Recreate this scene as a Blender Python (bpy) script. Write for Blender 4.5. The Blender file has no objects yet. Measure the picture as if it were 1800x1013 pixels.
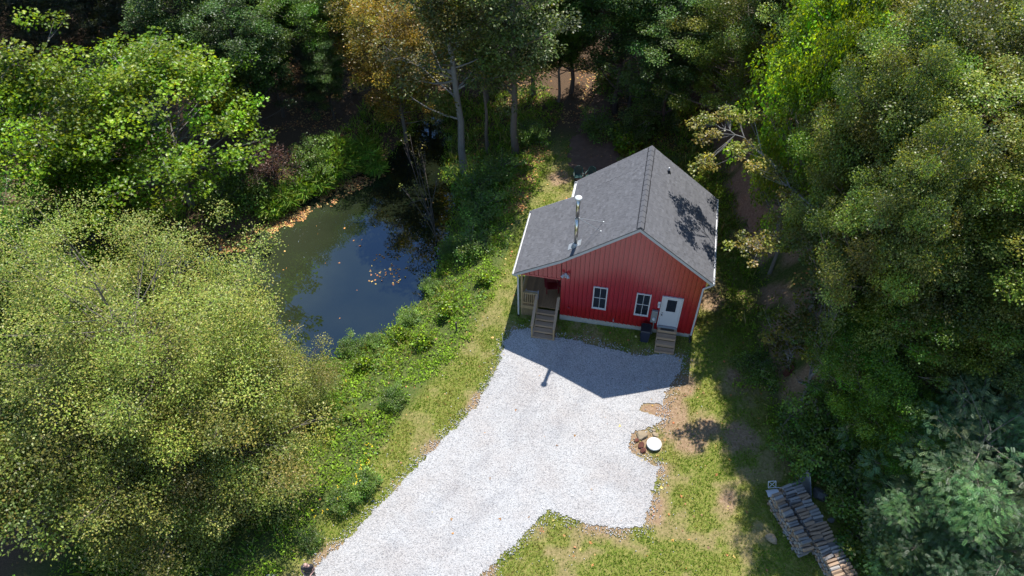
import bpy, bmesh, math, random
import numpy as np
from mathutils import Vector, Matrix, Quaternion

# ------------------------------------------------------------------ camera, sky, sun, exposure
scene = bpy.context.scene
COL = scene.collection
CAM = np.array([3.3649, -25.7318, 31.6155]); YAW, PITCH, ROLL, FPX = -0.2267, 0.8421, -0.0243, 1314.6
fw = np.array([math.sin(YAW)*math.cos(PITCH), math.cos(YAW)*math.cos(PITCH), -math.sin(PITCH)])
rt = np.array([math.cos(YAW), -math.sin(YAW), 0.0]); up = np.cross(rt, fw)
RT = rt*math.cos(ROLL) + up*math.sin(ROLL); UP = up*math.cos(ROLL) - rt*math.sin(ROLL)
cd = bpy.data.cameras.new('camera'); cam = bpy.data.objects.new('camera', cd); COL.objects.link(cam)
cam.matrix_world = Matrix(((RT[0], UP[0], -fw[0], CAM[0]), (RT[1], UP[1], -fw[1], CAM[1]), (RT[2], UP[2], -fw[2], CAM[2]), (0, 0, 0, 1)))
cd.sensor_width = 36.0; cd.lens = FPX/1800*36.0; cd.clip_end = 2000; cd.clip_start = 0.5
scene.camera = cam
SUN = Vector((0.0748, 0.528, 1.0)).normalized()
world = bpy.data.worlds.new('World'); scene.world = world; world.use_nodes = True
wn = world.node_tree; bg = wn.nodes['Background']
sky = wn.nodes.new('ShaderNodeTexSky'); sky.sky_type = 'NISHITA'; sky.sun_disc = False
sky.sun_elevation = math.asin(SUN.z); sky.sun_rotation = math.atan2(SUN.x, SUN.y)
sky.air_density = 1.0; sky.dust_density = 0.0; sky.ozone_density = 3.0
wn.links.new(sky.outputs[0], bg.inputs[0]); bg.inputs[1].default_value = 0.145
sl = bpy.data.lights.new('sun', 'SUN'); sl.energy = 5.0; sl.angle = math.radians(0.55); sl.color = (1.0, 0.965, 0.905)
so = bpy.data.objects.new('sun', sl); COL.objects.link(so); so.rotation_euler = SUN.to_track_quat('Z', 'Y').to_euler()
scene.view_settings.view_transform = 'Standard'; scene.view_settings.look = 'None'
scene.view_settings.exposure = 1.0; scene.view_settings.gamma = 1.0
scene.view_settings.use_curve_mapping = False
scene.cycles.max_bounces = 4; scene.cycles.diffuse_bounces = 4; scene.cycles.glossy_bounces = 2
scene.cycles.transmission_bounces = 4; scene.cycles.caustics_reflective = False; scene.cycles.caustics_refractive = False
scene.cycles.sample_clamp_indirect = 4.0

rng = np.random.default_rng(7); random.seed(7)
def unproj(px, py, z):
    d = fw + RT*(px-900)/FPX - UP*(py-506.5)/FPX
    return CAM + d*((z-CAM[2])/d[2])

# ------------------------------------------------------------------ numeric helpers
_tab = np.random.default_rng(99).random((256, 256))
def vnoise(x, y):
    x = np.asarray(x, float); y = np.asarray(y, float)
    xi = np.floor(x).astype(int); yi = np.floor(y).astype(int); fx = x-xi; fy = y-yi
    fx = fx*fx*(3-2*fx); fy = fy*fy*(3-2*fy)
    g = lambda a, b: _tab[a % 256, b % 256]
    return (g(xi, yi)*(1-fx)+g(xi+1, yi)*fx)*(1-fy) + (g(xi, yi+1)*(1-fx)+g(xi+1, yi+1)*fx)*fy
def fbm(x, y, o=3):
    s = 0; a = 1; t = 0
    for i in range(o):
        s = s+a*vnoise(np.asarray(x)*2**i+17*i, np.asarray(y)*2**i+31*i); t += a; a *= .5
    return s/t
def sstep(a, b, x):
    t = np.clip((np.asarray(x, float)-a)/(b-a), 0, 1); return t*t*(3-2*t)
def poly_sd(P, x, y):
    """signed distance to a polygon, positive outside"""
    P = np.asarray(P, float); x = np.asarray(x, float); y = np.asarray(y, float)
    d = np.full(x.shape, 1e9); ins = np.zeros(x.shape, bool)
    for i in range(len(P)):
        a = P[i]; b = P[(i+1) % len(P)]; e = b-a
        t = np.clip(((x-a[0])*e[0]+(y-a[1])*e[1])/(e@e), 0, 1)
        d = np.minimum(d, np.hypot(x-a[0]-t*e[0], y-a[1]-t*e[1]))
        c = ((a[1] > y) != (b[1] > y))
        if b[1] != a[1]:
            ins ^= c & (x < (b[0]-a[0])*(y-a[1])/(b[1]-a[1])+a[0])
    return np.where(ins, -d, d)

# ------------------------------------------------------------------ the lie of the land
WATER = -2.2
BREAK_Y = [-40, -16.3, -12.6, -9.4, -5.8, -2.6, 1.7, 6.6, 11, 14.7, 18.8, 30, 60]
BREAK_X = [-15, -10.2, -8.9, -7.9, -6.7, -5.5, -4.6, -4.2, -3.9, -3.8, -3.8, -4.5, -6]
TOE_Y = [-40, -12, -8, -5.5, -2.2, .7, 4.8, 8.4, 12.8, 18.6, 24, 40, 60]
TOE_X = [19, 16.5, 15.0, 12.2, 11.0, 10.6, 10.3, 9.6, 8.2, 6.6, 5.2, 4, 3]
POND = [(-20.9, 5.7), (-18.2, 9.4), (-15.8, 12), (-14.3, 14.0), (-13.7, 18.5), (-12.4, 18.6), (-10.9, 13.5), (-9.4, 11.0), (-8.9, 8.4), (-8.9, 4.5),
        (-9.1, 1.8), (-10.6, -1.2), (-12.8, -2.8), (-16, -5.5), (-18.5, -9), (-22, -10.8), (-26, -10.6), (-27.6, -8), (-27, -3), (-25.0, 2.0)]
def bx(y): return np.interp(y, BREAK_Y, BREAK_X)
def tx(y): return np.interp(y, TOE_Y, TOE_X)
def height(x, y):
    x = np.asarray(x, float); y = np.asarray(y, float)
    yard = .02*np.clip(x, -12, 14) - .28*sstep(.2, -3, y)
    dp = poly_sd(POND, x, y); db = bx(y)-x
    t = np.clip(dp/np.maximum(dp+np.maximum(db, 0), .01), 0, 1)
    zA = -2.35+(2.35+yard)*(.35*t+.65*sstep(0, 1, t))
    zB = -2.35+np.minimum(.5*dp, 1.0)+.05*dp
    w = sstep(7, 15, db)
    zl = np.where(dp > 0, zA*(1-w)+zB*w, -2.35+np.maximum(.5*dp, -1.2))
    z = np.where(db > 0, zl, yard)
    s = x-tx(y); hb = .4+2.1*sstep(-9, -2, y)
    z = z+hb*sstep(0, 2.8, s)+.24*np.maximum(0, s-2.0)
    z = z+.13*np.maximum(0, y-21)
    n = (fbm(x*.7, y*.7)-.5)*.22
    flat = sstep(-.3, 1.5, db)+sstep(-.5, .8, s)
    return z+n*np.clip(flat, .12, 1)*np.where(dp > -.2, 1, 0)
def hz(x, y): return float(height(np.array([x]), np.array([y]))[0])
def ground_px(px, py, above=0.0):
    z = 0.0
    for _ in range(25):
        p = unproj(px, py, z); z = .5*z+.5*(hz(p[0], p[1])+above)
    p = unproj(px, py, z); return p[0], p[1], hz(p[0], p[1])

# ------------------------------------------------------------------ materials
MATS = {}
def nodes(name):
    m = bpy.data.materials.new(name); m.use_nodes = True; MATS[name] = m
    return m, m.node_tree, m.node_tree.nodes['Principled BSDF']
def lin(r, g, b): return tuple(((c/255+.055)/1.055)**2.4 if c > 10 else c/255/12.92 for c in (r, g, b))+(1,)
def simple(name, c, rough=.6, spec=.4, metal=0.0, noise=0.0, nscale=8.0, bump=0.0, bscale=60.0, stretch=None):
    m, t, b = nodes(name); L = t.links.new
    b.inputs['Roughness'].default_value = rough; b.inputs['Specular IOR Level'].default_value = spec; b.inputs['Metallic'].default_value = metal
    b.inputs['Base Color'].default_value = (*c[:3], 1)
    if noise or bump:
        tc = t.nodes.new('ShaderNodeTexCoord'); mp = t.nodes.new('ShaderNodeMapping'); L(tc.outputs['Object'], mp.inputs[0])
        if stretch: mp.inputs['Scale'].default_value = stretch
    if noise:
        nz = t.nodes.new('ShaderNodeTexNoise'); nz.inputs['Scale'].default_value = nscale; nz.inputs['Detail'].default_value = 5; L(mp.outputs[0], nz.inputs[0])
        oi = t.nodes.new('ShaderNodeObjectInfo')
        ad = t.nodes.new('ShaderNodeMath'); ad.operation = 'MULTIPLY_ADD'; L(oi.outputs['Random'], ad.inputs[0]); ad.inputs[1].default_value = .5; L(nz.outputs[0], ad.inputs[2])
        mr = t.nodes.new('ShaderNodeMapRange'); mr.inputs[1].default_value = .3; mr.inputs[2].default_value = 1.2
        mr.inputs[3].default_value = 1-noise; mr.inputs[4].default_value = 1+noise; L(ad.outputs[0], mr.inputs[0])
        mx = t.nodes.new('ShaderNodeVectorMath'); mx.operation = 'MULTIPLY'; mx.inputs[0].default_value = c[:3]; L(mr.outputs[0], mx.inputs[1]); L(mx.outputs[0], b.inputs['Base Color'])
    if bump:
        n2 = t.nodes.new('ShaderNodeTexNoise'); n2.inputs['Scale'].default_value = bscale; n2.inputs['Detail'].default_value = 3; L(mp.outputs[0], n2.inputs[0])
        bp = t.nodes.new('ShaderNodeBump'); bp.inputs['Strength'].default_value = bump; bp.inputs['Distance'].default_value = .02; L(n2.outputs[0], bp.inputs['Height']); L(bp.outputs[0], b.inputs['Normal'])
    return m
def leaf_mat(name, rough=.42, spec=.33, transl=.42, tcol=(1.5, 1.4, .35), vary=.25):
    m, t, b = nodes(name); L = t.links.new
    at = t.nodes.new('ShaderNodeAttribute'); at.attribute_name = 'Col'
    oi = t.nodes.new('ShaderNodeObjectInfo')
    mr = t.nodes.new('ShaderNodeMapRange'); mr.inputs[3].default_value = 1-vary; mr.inputs[4].default_value = 1+vary; L(oi.outputs['Random'], mr.inputs[0])
    mx = t.nodes.new('ShaderNodeVectorMath'); mx.operation = 'MULTIPLY'; L(at.outputs['Color'], mx.inputs[0]); L(mr.outputs[0], mx.inputs[1])
    L(mx.outputs[0], b.inputs['Base Color']); b.inputs['Roughness'].default_value = rough; b.inputs['Specular IOR Level'].default_value = spec
    if transl:
        m2 = t.nodes.new('ShaderNodeVectorMath'); m2.operation = 'MULTIPLY'; L(mx.outputs[0], m2.inputs[0]); m2.inputs[1].default_value = tcol
        tr = t.nodes.new('ShaderNodeBsdfTranslucent'); L(m2.outputs[0], tr.inputs[0])
        ms = t.nodes.new('ShaderNodeMixShader'); ms.inputs[0].default_value = transl
        L(b.outputs[0], ms.inputs[1]); L(tr.outputs[0], ms.inputs[2]); L(ms.outputs[0], t.nodes['Material Output'].inputs[0])
    return m
def attr_mat(name, rough=.8, spec=.2, bump=0, bscale=80):
    m, t, b = nodes(name); L = t.links.new
    at = t.nodes.new('ShaderNodeAttribute'); at.attribute_name = 'Col'
    L(at.outputs['Color'], b.inputs['Base Color']); b.inputs['Roughness'].default_value = rough; b.inputs['Specular IOR Level'].default_value = spec
    if bump:
        n2 = t.nodes.new('ShaderNodeTexNoise'); n2.inputs['Scale'].default_value = bscale
        tc = t.nodes.new('ShaderNodeTexCoord'); L(tc.outputs['Object'], n2.inputs[0])
        bp = t.nodes.new('ShaderNodeBump'); bp.inputs['Strength'].default_value = bump; bp.inputs['Distance'].default_value = .02; L(n2.outputs[0], bp.inputs['Height']); L(bp.outputs[0], b.inputs['Normal'])
    return m
simple('siding', (.27, .009, .014), rough=.24, spec=.85, noise=.06, nscale=2, bump=.04, bscale=3)
simple('trim', (0.3355, 0.341, 0.3572), rough=.5)
simple('white', (0.4113, 0.4167, 0.4275), rough=.45)
simple('door_paint', (0.4005, 0.4113, 0.433), rough=.4)
simple('concrete', (0.2598, 0.2544, 0.2327), rough=.9, noise=.18, nscale=3, bump=.2)
simple('deck_wood', (.24, .145, .07), rough=.75, noise=.35, nscale=3, stretch=(14, 1, 14), bump=.15)
simple('stair_wood', (.31, .215, .14), rough=.75, noise=.3, nscale=3, stretch=(1, 14, 14), bump=.15)
simple('rail_wood', (0.2955, 0.2111, 0.1126), rough=.7, noise=.25, nscale=4)
simple('steel', (0.4576, 0.4428, 0.4059), rough=.24, metal=1.0)
simple('galv', (0.328, 0.3477, 0.3608), rough=.5, metal=.5)
simple('black_rubber', (0.012, 0.012, 0.014), rough=.6)
simple('bin_plastic', (0.008659, 0.009742, 0.01407), rough=.45)
simple('bin_blue', (0.01624, 0.02165, 0.04059), rough=.45)
simple('meter_grey', (0.1624, 0.1732, 0.1786), rough=.5)
simple('red_chair', (0.1624, 0.005412, 0.008659), rough=.5)
simple('green_plastic', (0.006494, 0.05141, 0.046), rough=.4)
simple('cap_white', (0.4438, 0.4492, 0.433), rough=.5)
simple('lid_white', (0.433, 0.4275, 0.4005), rough=.55, noise=.06)
simple('mat_dark', (0.04871, 0.0368, 0.02977), rough=.95)
simple('rock_grey', (0.1407, 0.1353, 0.1245), rough=.9, noise=.3, nscale=5, bump=.5, bscale=20)
simple('rock_tan', (0.2165, 0.1678, 0.1082), rough=.9, noise=.3, nscale=5, bump=.5, bscale=20)
simple('rotten', (0.08659, 0.02977, 0.01894), rough=.95, noise=.4, nscale=9, bump=.8, bscale=25)
simple('tarp', (.20, .21, .22), rough=.55, noise=.15)
simple('bark', (0.1395, 0.117, 0.0945), rough=.95, noise=.35, nscale=5, stretch=(3, 3, .7), bump=.7, bscale=22)
simple('bark_pale', (0.15, 0.142, 0.128), rough=.9, noise=.4, nscale=5, stretch=(2, 2, .8), bump=.4, bscale=22)
simple('bark_dark', (0.075, 0.06, 0.05), rough=.95, noise=.3, nscale=5, stretch=(3, 3, .7), bump=.7, bscale=22)
simple('skin', (0.3444, 0.2029, 0.1599), rough=.5)
simple('hair', (.30, .25, .22), rough=.7)
simple('shirt', (0.02706, 0.0249, 0.02706), rough=.9)
simple('shorts', (0.08659, 0.07847, 0.05953), rough=.9)
simple('controller', (0.05412, 0.05412, 0.05953), rough=.4)
def glass_mat():
    m, t, b = nodes('glass'); b.inputs['Base Color'].default_value = (.010, .013, .018, 1); b.inputs['Roughness'].default_value = .04; b.inputs['Specular IOR Level'].default_value = .6
glass_mat()
attr_mat('shingle', .88, .25, bump=.5, bscale=140)
attr_mat('split_wood', .9, .15, bump=.6, bscale=30)
attr_mat('litter', .75, .3)
LM = leaf_mat('leaf')
leaf_mat('leaf_bright', rough=.40, transl=.45, tcol=(1.7, 1.5, .35))
leaf_mat('leaf_pale', rough=.45, transl=.36, tcol=(1.35, 1.3, .4))
leaf_mat('grass', rough=.6, spec=.25, transl=.35, tcol=(1.4, 1.3, .5), vary=0)

def terrain_mat():
    m, t, b = nodes('terrain'); L = t.links.new; N = t.nodes.new
    b.inputs['Roughness'].default_value = .95; b.inputs['Specular IOR Level'].default_value = .15
    at = N('ShaderNodeAttribute'); at.attribute_name = 'Mask'; sp = N('ShaderNodeSeparateColor'); L(at.outputs['Color'], sp.inputs[0])
    tc = N('ShaderNodeTexCoord')
    def noise(s, d=6, r=.6):
        n = N('ShaderNodeTexNoise'); n.inputs['Scale'].default_value = s; n.inputs['Detail'].default_value = d; n.inputs['Roughness'].default_value = r; L(tc.outputs['Object'], n.inputs[0]); return n.outputs[0]
    def ramp(f, stops):
        r = N('ShaderNodeValToRGB'); e = r.color_ramp.elements
        e[0].position, e[0].color = stops[0][0], (*stops[0][1], 1); e[1].position, e[1].color = stops[-1][0], (*stops[-1][1], 1)
        for p, c in stops[1:-1]:
            k = e.new(p); k.color = (*c, 1)
        L(f, r.inputs[0]); return r.outputs[0]
    def mix(f, a, c):
        x = N('ShaderNodeMix'); x.data_type = 'RGBA'; L(f, x.inputs[0]); L(a, x.inputs[6]); L(c, x.inputs[7]); return x.outputs[2]
    fine = noise(9, 8, .75); mid = noise(1.3, 5); vf = noise(38, 3, .7)
    weed = ramp(fine, [(.3, (.030, .045, .012)), (.5, (.06, .085, .018)), (.7, (.12, .11, .045))])
    lawn = ramp(fine, [(.28, (.05, .075, .010)), (.45, (.105, .135, .020)), (.58, (.18, .17, .045)), (.75, (.29, .235, .11))])
    clay = ramp(fine, [(.3, (0.1394, 0.082, 0.05084)), (.5, (0.2214, 0.1435, 0.0902)), (.72, (0.328, 0.2378, 0.1558))])
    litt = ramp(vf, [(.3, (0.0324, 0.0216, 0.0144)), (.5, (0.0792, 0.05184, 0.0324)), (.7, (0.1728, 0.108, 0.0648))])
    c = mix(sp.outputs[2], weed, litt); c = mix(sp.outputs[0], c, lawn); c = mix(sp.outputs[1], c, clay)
    L(c, b.inputs['Base Color'])
    bp = N('ShaderNodeBump'); bp.inputs['Strength'].default_value = .9; bp.inputs['Distance'].default_value = .06; L(fine, bp.inputs['Height']); L(bp.outputs[0], b.inputs['Normal'])
terrain_mat()
def gravel_mat():
    m, t, b = nodes('gravel'); L = t.links.new; N = t.nodes.new
    b.inputs['Roughness'].default_value = .9; b.inputs['Specular IOR Level'].default_value = .2
    tc = N('ShaderNodeTexCoord')
    v = N('ShaderNodeTexVoronoi'); v.inputs['Scale'].default_value = 30; L(tc.outputs['Object'], v.inputs[0])
    sp = N('ShaderNodeSeparateColor'); L(v.outputs['Color'], sp.inputs[0])
    r = N('ShaderNodeValToRGB'); e = r.color_ramp.elements; e[0].position, e[0].color = 0, (.17, .17, .173, 1); e[1].position, e[1].color = 1, (.395, .388, .38, 1)
    k = e.new(.35); k.color = (.30, .296, .292, 1)
    L(sp.outputs[0], r.inputs[0])
    n = N('ShaderNodeTexNoise'); n.inputs['Scale'].default_value = .55; n.inputs['Detail'].default_value = 6; n.inputs['Roughness'].default_value = .65; L(tc.outputs['Object'], n.inputs[0])
    r2 = N('ShaderNodeValToRGB'); e = r2.color_ramp.elements; e[0].position, e[0].color = .35, (.93, .89, .865, 1); e[1].position, e[1].color = .6, (1, 1, 1.0, 1); L(n.outputs[0], r2.inputs[0])
    mx = N('ShaderNodeMix'); mx.data_type = 'RGBA'; mx.blend_type = 'MULTIPLY'; mx.inputs[0].default_value = 1; L(r.outputs[0], mx.inputs[6]); L(r2.outputs[0], mx.inputs[7])
    wa = N('ShaderNodeAttribute'); wa.attribute_name = 'Wear'
    wm = N('ShaderNodeMix'); wm.data_type = 'RGBA'; wm.blend_type = 'MULTIPLY'; L(wa.outputs['Fac'], wm.inputs[0]); L(mx.outputs[2], wm.inputs[6]); wm.inputs[7].default_value = (.87, .87, .88, 1)
    L(wm.outputs[2], b.inputs['Base Color'])
    bp = N('ShaderNodeBump'); bp.inputs['Strength'].default_value = .8; bp.inputs['Distance'].default_value = .03; L(v.outputs['Distance'], bp.inputs['Height']); bp.invert = True; L(bp.outputs[0], b.inputs['Normal'])
gravel_mat()
def water_mat():
    m, t, b = nodes('water'); L = t.links.new; N = t.nodes.new
    b.inputs['Roughness'].default_value = .02; b.inputs['IOR'].default_value = 1.5; b.inputs['Specular IOR Level'].default_value = 1.0; b.inputs['Specular Tint'].default_value = (.55, .76, 1.0, 1)
    tc = N('ShaderNodeTexCoord'); n = N('ShaderNodeTexNoise'); n.inputs['Scale'].default_value = .35; n.inputs['Detail'].default_value = 3; L(tc.outputs['Object'], n.inputs[0])
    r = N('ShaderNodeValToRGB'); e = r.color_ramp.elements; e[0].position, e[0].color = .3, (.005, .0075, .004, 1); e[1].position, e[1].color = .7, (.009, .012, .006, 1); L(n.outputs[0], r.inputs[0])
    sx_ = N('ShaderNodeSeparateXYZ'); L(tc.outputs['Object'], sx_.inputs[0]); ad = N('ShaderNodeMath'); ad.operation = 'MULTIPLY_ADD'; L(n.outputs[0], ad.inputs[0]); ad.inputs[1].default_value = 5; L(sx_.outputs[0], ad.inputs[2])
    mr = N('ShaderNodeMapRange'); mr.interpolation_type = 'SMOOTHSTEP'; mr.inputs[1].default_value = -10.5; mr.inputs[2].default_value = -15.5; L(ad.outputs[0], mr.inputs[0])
    sm = N('ShaderNodeMix'); sm.data_type = 'RGBA'; L(mr.outputs[0], sm.inputs[0]); L(r.outputs[0], sm.inputs[6]); sm.inputs[7].default_value = (.022, .027, .014, 1); L(sm.outputs[2], b.inputs['Base Color'])  # olive murk towards low X, its sunlit look put into the base colour
    n2 = N('ShaderNodeTexNoise'); n2.inputs['Scale'].default_value = 3.5; n2.inputs['Detail'].default_value = 2; L(tc.outputs['Object'], n2.inputs[0])
    bp = N('ShaderNodeBump'); bp.inputs['Strength'].default_value = .035; bp.inputs['Distance'].default_value = .03; L(n2.outputs[0], bp.inputs['Height']); L(bp.outputs[0], b.inputs['Normal'])
water_mat()
simple('path_soil', (0.1353, 0.08118, 0.05412), rough=.95, noise=.35, nscale=3, bump=.6, bscale=20)

# ------------------------------------------------------------------ mesh helpers
def np_mesh(name, V, F, col=None, attr='Col', mat=None):
    V = np.asarray(V, np.float32); F = np.asarray(F, np.int32); k = F.shape[1]
    me = bpy.data.meshes.new(name)
    me.vertices.add(len(V)); me.vertices.foreach_set('co', V.ravel())
    me.loops.add(F.size); me.loops.foreach_set('vertex_index', F.ravel())
    me.polygons.add(len(F)); me.polygons.foreach_set('loop_start', np.arange(0, F.size, k, dtype=np.int32))
    if col is not None:
        a = me.attributes.new(attr, 'FLOAT_COLOR', 'POINT')
        c = np.ones((len(V), 4), np.float32); c[:, :3] = col; a.data.foreach_set('color', c.ravel())
    me.update(calc_edges=True); me.validate()
    if mat: me.materials.append(MATS[mat])
    return me
def link(name, me, parent=None):
    o = bpy.data.objects.new(name, me); COL.objects.link(o)
    if parent is not None: o.parent = parent
    return o
def tag(o, label=None, cat=None, group=None, kind=None):
    if label: o['label'] = label
    if cat: o['category'] = cat
    if group: o['group'] = group
    if kind: o['kind'] = kind
    return o
def empty(name, loc, rz=0.0):
    o = bpy.data.objects.new(name, None); COL.objects.link(o); o.location = loc; o.rotation_euler = (0, 0, rz); o.empty_display_size = .2; return o
class MB:
    def __init__(s): s.v = []; s.f = []; s.c = []
    def box(s, x0, x1, y0, y1, z0, z1, col=None):
        return s.hexa([(x0, y0, z0), (x1, y0, z0), (x1, y1, z0), (x0, y1, z0), (x0, y0, z1), (x1, y0, z1), (x1, y1, z1), (x0, y1, z1)], col)
    def hexa(s, P, col=None):
        n = len(s.v); s.v += [tuple(map(float, p)) for p in P]; s.c += [col or (1, 1, 1)]*8
        s.f += [tuple(n+i for i in q) for q in ((3, 2, 1, 0), (4, 5, 6, 7), (0, 1, 5, 4), (1, 2, 6, 5), (2, 3, 7, 6), (3, 0, 4, 7))]; return s
    def prism(s, poly, axis, a, b, col=None):
        n = len(s.v); k = len(poly)
        for w in (a, b):
            for p in poly:
                q = list(p); q.insert(axis, w); s.v.append(tuple(map(float, q))); s.c.append(col or (1, 1, 1))
        s.f.append(tuple(range(n, n+k))[::-1]); s.f.append(tuple(range(n+k, n+2*k)))
        for i in range(k): s.f.append((n+i, n+(i+1) % k, n+k+(i+1) % k, n+k+i))
        return s
    def tube(s, pts, rad, n=8, col=None, caps=True):
        pts = [Vector(p) for p in pts]; rad = rad if hasattr(rad, '__len__') else [rad]*len(pts)
        b = len(s.v); ref = None
        for i, p in enumerate(pts):
            d = (pts[min(i+1, len(pts)-1)]-pts[max(i-1, 0)]).normalized()
            if ref is None: ref = Vector((1, 0, 0)) if abs(d.x) < .8 else Vector((0, 1, 0))
            u = (ref-d*ref.dot(d)).normalized(); w = d.cross(u); ref = u
            for k in range(n):
                a = 2*math.pi*k/n; s.v.append(tuple(p+(u*math.cos(a)+w*math.sin(a))*rad[i])); s.c.append(col or (1, 1, 1))
        for i in range(len(pts)-1):
            for k in range(n):
                s.f.append((b+i*n+k, b+i*n+(k+1) % n, b+(i+1)*n+(k+1) % n, b+(i+1)*n+k))
        if caps:
            s.f.append(tuple(range(b, b+n))[::-1]); s.f.append(tuple(range(b+(len(pts)-1)*n, b+len(pts)*n)))
        return s
    def beam(s, p, q, w, h, upv=(0, 0, 1), col=None):
        p = Vector(p); q = Vector(q); d = (q-p).normalized(); u = Vector(upv); r = d.cross(u).normalized(); u = r.cross(d)
        P = []
        for e in (p, q):
            for a, b in ((-1, -1), (1, -1), (1, 1), (-1, 1)): P.append(e+r*(a*w/2)+u*(b*h/2))
        return s.hexa(P, col)
    def mesh(s, name, mat, color=False):
        me = bpy.data.meshes.new(name); me.from_pydata(s.v, [], s.f)
        if color:
            a = me.attributes.new('Col', 'FLOAT_COLOR', 'POINT'); c = np.ones((len(s.v), 4), np.float32); c[:, :3] = s.c; a.data.foreach_set('color', c.ravel())
        me.materials.append(MATS[mat]); me.update(); return me
    def build(s, name, mat, parent=None, bevel=0.0, color=False, smooth=False):
        me = s.mesh(name, mat, color)
        bm = bmesh.new(); bm.from_mesh(me); bmesh.ops.recalc_face_normals(bm, faces=bm.faces)
        if bevel: bmesh.ops.bevel(bm, geom=list(bm.edges), offset=bevel, segments=1, affect='EDGES', clamp_overlap=True)
        if smooth:
            for f in bm.faces: f.smooth = len(f.verts) == 4
        bm.to_mesh(me); bm.free()
        return link(name, me, parent)

# ------------------------------------------------------------------ terrain, pond, driveway, path
def lawn_mask(x, y):
    a = sstep(bx(y)+.1, bx(y)+1.0, x)*sstep(tx(y)+.4, tx(y)-.6, x)*sstep(17, 13, y+.6*np.clip(x, -4, 6)*0)
    return a
PATH = [(-1.7, 13.5), (-1.0, 11.6), (-.2, 11.0), (1.6, 12.2), (1.6, 15.5), (.6, 19.5), (.2, 22), (-1.2, 22), (-1.5, 19), (-1.9, 15.8)]
def masks(x, y):
    n = fbm(x*.9, y*.9, 4); n2 = fbm(x*.35+40, y*.35, 3)
    lawn = lawn_mask(x, y)
    clay = sstep(-.2, .6, x-tx(y))*sstep(4.6, 3.2, x-tx(y))*sstep(-6, -2, y)*sstep(20, 14, y)*sstep(.34, .5, n)
    clay = np.maximum(clay, sstep(1.0, .1, np.abs(poly_sd(DRIVE, x, y)))*sstep(.50, .62, n)*(x > -9)*.9)
    for cx, cy, r in ((6.3, -4.6, 1.5), (6.8, -2.9, 1.0), (5.1, -6.5, 1.0), (8.3, -4.9, .9), (9.5, -2.0, 1.0), (7.6, -6.2, .8), (-2.0, 11.6, .9), (8.0, 2.5, 1.1), (6.0, -10.0, .9), (9.3, -8.8, .7), (9.6, -5.0, 1.2)):
        d = np.hypot(x-cx, y-cy)/r+(n-.5)*1.6
        clay = np.maximum(clay, sstep(1.0, .5, d)*.92)
    clay = np.maximum(clay, lawn*np.where(x > 1, .5, .3)*sstep(.42, .31, fbm(x*1.1, y*1.1, 4)))
    clay = np.maximum(clay, sstep(.3, -.1, poly_sd(HOLE, x, y)+(n-.5)*.5))
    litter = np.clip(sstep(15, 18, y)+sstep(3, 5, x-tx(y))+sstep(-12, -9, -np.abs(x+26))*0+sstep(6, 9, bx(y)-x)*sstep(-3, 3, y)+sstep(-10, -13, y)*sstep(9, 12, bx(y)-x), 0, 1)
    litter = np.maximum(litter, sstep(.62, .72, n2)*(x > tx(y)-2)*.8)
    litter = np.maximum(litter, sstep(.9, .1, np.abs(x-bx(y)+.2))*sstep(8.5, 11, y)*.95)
    return np.stack([lawn, clay, litter], -1)
DRIVE = [(-2.7, -1.9), (-2.2, -1.0), (-1.2, -.75), (-.5, -1.05), (1.7, -1.25), (3.5, -1.35), (4.7, -1.55), (5.6, -1.2), (6.8, -1.3), (6.7, -2.2), (6.1, -3.4), (6.05, -5.3), (5.5, -5.75), (4.7, -6.1), (4.6, -7.0), (5.0, -7.35), (6.1, -7.7),
         (5.9, -9.5), (5.65, -10.9), (4.6, -11.15), (3.2, -11.2), (1.4, -10.9), (.3, -12.6), (-1.0, -14.5), (-2.6, -17.5), (-4.5, -21), (-11.5, -21), (-9.9, -18), (-8.2, -15.6), (-7.0, -13.5), (-5.9, -11.3), (-4.7, -8.9), (-3.2, -6.0), (-2.6, -3.5)]
HOLE = [(5.1, -4.45), (5.9, -4.3), (6.6, -4.4), (6.6, -4.95), (5.6, -5.0), (5.0, -4.75)]
DRIVE2 = [(-11.5, -17.0), (-9.6, -15.8), (-9.2, -17.2), (-10.5, -21), (-18, -24), (-17, -19.5)]

def axis(a, b, c, d, fine, coarse):
    return np.unique(np.round(np.concatenate([np.arange(a, b, coarse), np.arange(b, c, fine), np.arange(c, d+coarse, coarse)]), 4))
gx = axis(-130, -34, 24, 130, .26, 4.0); gy = axis(-90, -24, 34, 170, .26, 4.0)
X, Y = np.meshgrid(gx, gy, indexing='ij'); Z = height(X, Y)
def lattice_faces(nx, ny):
    i = np.arange(nx*ny).reshape(nx, ny); return np.stack([i[:-1, :-1], i[1:, :-1], i[1:, 1:], i[:-1, 1:]], -1).reshape(-1, 4)
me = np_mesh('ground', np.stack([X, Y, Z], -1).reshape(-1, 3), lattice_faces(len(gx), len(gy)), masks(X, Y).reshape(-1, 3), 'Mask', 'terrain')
me.polygons.foreach_set('use_smooth', np.ones(len(me.polygons), bool))
tag(link('ground', me), kind='structure')

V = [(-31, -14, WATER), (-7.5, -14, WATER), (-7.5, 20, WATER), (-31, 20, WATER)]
tag(link('pond_water', np_mesh('pond_water', V, [(0, 1, 2, 3)], mat='water')), kind='structure')

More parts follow.
